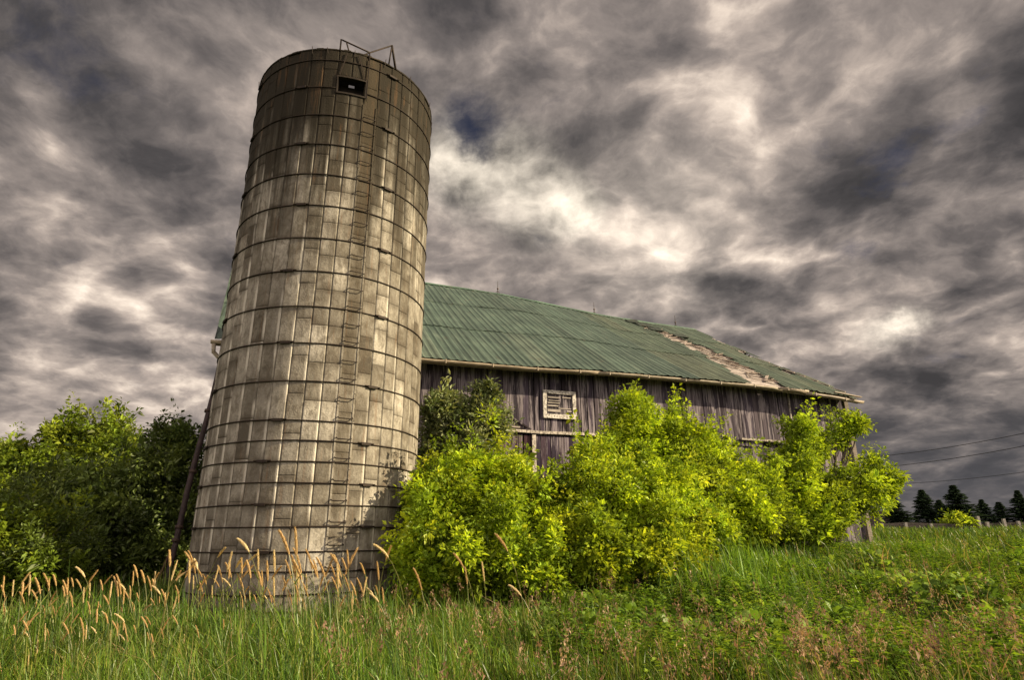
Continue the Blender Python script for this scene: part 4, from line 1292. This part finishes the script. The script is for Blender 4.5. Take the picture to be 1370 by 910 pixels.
# the cloud deck is a layer: cells shrink and flatten towards the horizon
pl = W.n('ShaderNodeCombineXYZ', ins={0: W.math('MULTIPLY', sp.outputs[0], inv), 1: W.math('MULTIPLY', sp.outputs[1], inv), 2: W.math('MULTIPLY', W.math('MULTIPLY', zup, inv), 1.25)}).outputs[0]
wv = W.n('ShaderNodeTexNoise', ins={'Vector': pl, 'Scale': 2.3, 'Detail': 4, 'Roughness': .55})
plw = W.n('ShaderNodeVectorMath', operation='SCALE', ins={0: W.n('ShaderNodeVectorMath', operation='SUBTRACT', ins={0: wv.outputs[1], 1: (.5, .5, .5)}).outputs[0], 'Scale': .20}).outputs[0]
plw = W.n('ShaderNodeVectorMath', operation='ADD', ins={0: pl, 1: plw}).outputs[0]


def cl_noise(off, scale, detail, rough, dist=0.0, src=None):
    mp = W.n('ShaderNodeMapping', ins={'Vector': src or plw, 'Location': off}).outputs[0]
    return W.noise(mp, scale, detail, rough, dist)


def billow(off, scale, octs=4, gain=.55):
    """rounded cloud cells with thin creases between them, 0 in a crease"""
    tot = None; amp = 1.0; norm = 0.0
    for i in range(octs):
        n = cl_noise((off[0] + 3.7 * i, off[1] - 2.3 * i, off[2] + i), scale * 2.05 ** i, 0, .5)
        v = W.math('MULTIPLY', W.math('ABSOLUTE', W.math('MULTIPLY_ADD', n, 2.0, -1.0)), amp * 2.6)
        tot = v if tot is None else W.math('ADD', tot, v)
        norm += amp; amp *= gain
    return W.math('MULTIPLY', tot, 1 / norm)


wn = W.n('ShaderNodeTexNoise', ins={'Vector': dirv, 'Scale': 9.0, 'Detail': 6, 'Roughness': .6})
dirw = W.n('ShaderNodeVectorMath', operation='SCALE', ins={0: W.n('ShaderNodeVectorMath', operation='SUBTRACT', ins={0: wn.outputs[1], 1: (.5, .5, .5)}).outputs[0], 'Scale': .12}).outputs[0]
dirw = W.n('ShaderNodeVectorMath', operation='NORMALIZE', ins={0: W.n('ShaderNodeVectorMath', operation='ADD', ins={0: dirv, 1: dirw}).outputs[0]}).outputs[0]


def spot(px, py, conc, gain, px2=None, py2=None):
    """a brighter or darker region of cloud round one bearing"""
    d = direction(px, py)
    dt = W.n('ShaderNodeVectorMath', operation='DOT_PRODUCT', ins={0: dirw, 1: tuple(d)}).outputs['Value']
    e = W.math('EXPONENT', W.math('MULTIPLY', W.math('SUBTRACT', dt, 1.0), conc))
    return W.math('MULTIPLY', e, gain)


O = (3.1, 1.7, 0)
big = cl_noise(O, 1.1, 3, .5)
den = cl_noise((5.2, .7, 2.0), 3.4, 13, .63)
lit = cl_noise((5.2 - sd.x * .075, .7 - sd.y * .075, 2.0 - .07), 3.4, 6, .54)     # the same field, a step towards the light
cell = billow((1.4, 6.1, .5), 3.6, 4, .45)
fine = cl_noise((8, 2, 3), 10.0, 10, .66)
rel = W.math('SUBTRACT', lit, den)
b0 = W.math('MULTIPLY', W.math('SUBTRACT', .42, cell), .55)
b0 = W.math('ADD', b0, W.math('MULTIPLY', rel, 1.5))
b0 = W.math('ADD', b0, W.math('MULTIPLY', W.math('SUBTRACT', den, .5), .75))
b0 = W.math('ADD', b0, W.math('MULTIPLY', W.math('SUBTRACT', fine, .5), .85))
b0 = W.math('ADD', b0, W.math('MULTIPLY', W.math('SUBTRACT', big, .5), .7))
b = W.math('ADD', b0, .47)
sun_spots = 0.0
for a in ((598, 205, 900, .42), (640, 225, 800, .34), (690, 245, 800, .40), (755, 280, 900, .62), (1210, 431, 7000, .30), (1190, 436, 5000, .22), (1165, 438, 2500, .10), (880, 300, 120, .08)):
    sun_spots = W.math('ADD', spot(*a), sun_spots)
for a in ((605, 210, 700, .30), (680, 245, 600, .18), (1205, 432, 900, .22), (1150, 425, 500, .14), (1030, 415, 700, .12), (990, 150, 60, .02), (1090, 120, 60, .04), (880, 250, 60, .10), (60, 590, 60, .16), (230, 580, 120, .12), (1130, 410, 40, .08), (150, 260, 50, .05), (320, 300, 120, .08),
          (640, 168, 2400, -.2), (960, 372, 500, -.26), (1020, 300, 300, .10), (480, 110, 200, .05), (1200, 215, 45, -.07), (90, 20, 40, -.16), (1320, 560, 30, -.13), (1330, 330, 60, -.06), (640, 340, 250, -.06), (680, 60, 90, -.10), (20, 330, 40, -.08), (1300, 20, 30, -.06)):
    b = W.math('ADD', b, spot(*a))
cloud = W.ramp(W.math('MULTIPLY_ADD', b, .70, .155), [(.0, (.028, .026, .0265)), (.16, (.043, .039, .039)), (.33, (.084, .073, .069)), (.5, (.155, .131, .118)), (.64, (.262, .217, .187)), (.8, (.46, .385, .32)), (1.0, (.75, .66, .55))])
glow = W.math('MULTIPLY', sun_spots, W.math('MULTIPLY_ADD', b, 1.3, .28), 0, True)
cloud = W.mix(1.0, cloud, W.mix(glow, (0, 0, 0), (1.05, .93, .74)), 'ADD')
cloud10 = W.mix(1.0, cloud, (10, 10, 10), 'MULTIPLY')
# deep blue gaps
gap = W.math('MULTIPLY_ADD', cl_noise((1.3, 6.2, 1), 4.2, 10, .6), 1.5, -.26)
for a in ((630, 168, 700, .44), (660, 190, 1500, .16), (670, 55, 250, .15), (100, 15, 100, .20), (330, 60, 200, .08), (230, 90, 200, .10), (1125, 25, 1200, .12), (1220, 50, 1200, .06), (760, 200, 500, .14), (900, 265, 900, .14)):
    gap = W.math('ADD', gap, spot(*a))
gm = W.ramp(gap, [(.70, 0), (1.0, .85)])
deep = W.mix(1.0, sky.outputs[0], (.085, .085, .12), 'MULTIPLY')
gm2 = W.math('MULTIPLY', gm, W.ramp(sp.outputs[2], [(.12, 0), (.3, 1)]))
c = W.mix(gm2, cloud10, deep)
# thick air near the ground: plain blue-grey towards the right, pinkish on the left
hz = W.ramp(sp.outputs[2], [(0, 1), (.10, .55), (.2, 0)])
hcol = W.mix(W.ramp(W.math('MULTIPLY_ADD', sp.outputs[0], .5, .5), [(.3, 0), (.7, 1)]), (1.7, 1.42, 1.3), (.50, .50, .56))
c = W.mix(W.math('MULTIPLY', hz, .72), c, hcol)
# added fill light: unseen sky behind the viewer and overhead is boosted
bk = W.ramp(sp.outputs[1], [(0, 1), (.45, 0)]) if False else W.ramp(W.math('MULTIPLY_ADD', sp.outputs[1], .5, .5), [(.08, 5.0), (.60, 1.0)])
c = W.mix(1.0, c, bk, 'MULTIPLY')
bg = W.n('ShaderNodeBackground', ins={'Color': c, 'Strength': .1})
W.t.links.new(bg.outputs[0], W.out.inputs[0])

# ------------------------------------------------------------------ render settings
scene.render.engine = 'CYCLES'
scene.cycles.max_bounces = 6
scene.cycles.transparent_max_bounces = 4
scene.cycles.use_denoising = True
vs = scene.view_settings
vs.view_transform = 'Standard'; vs.look = 'None'; vs.exposure = 1.0; vs.gamma = 1.0; vs.use_curve_mapping = False
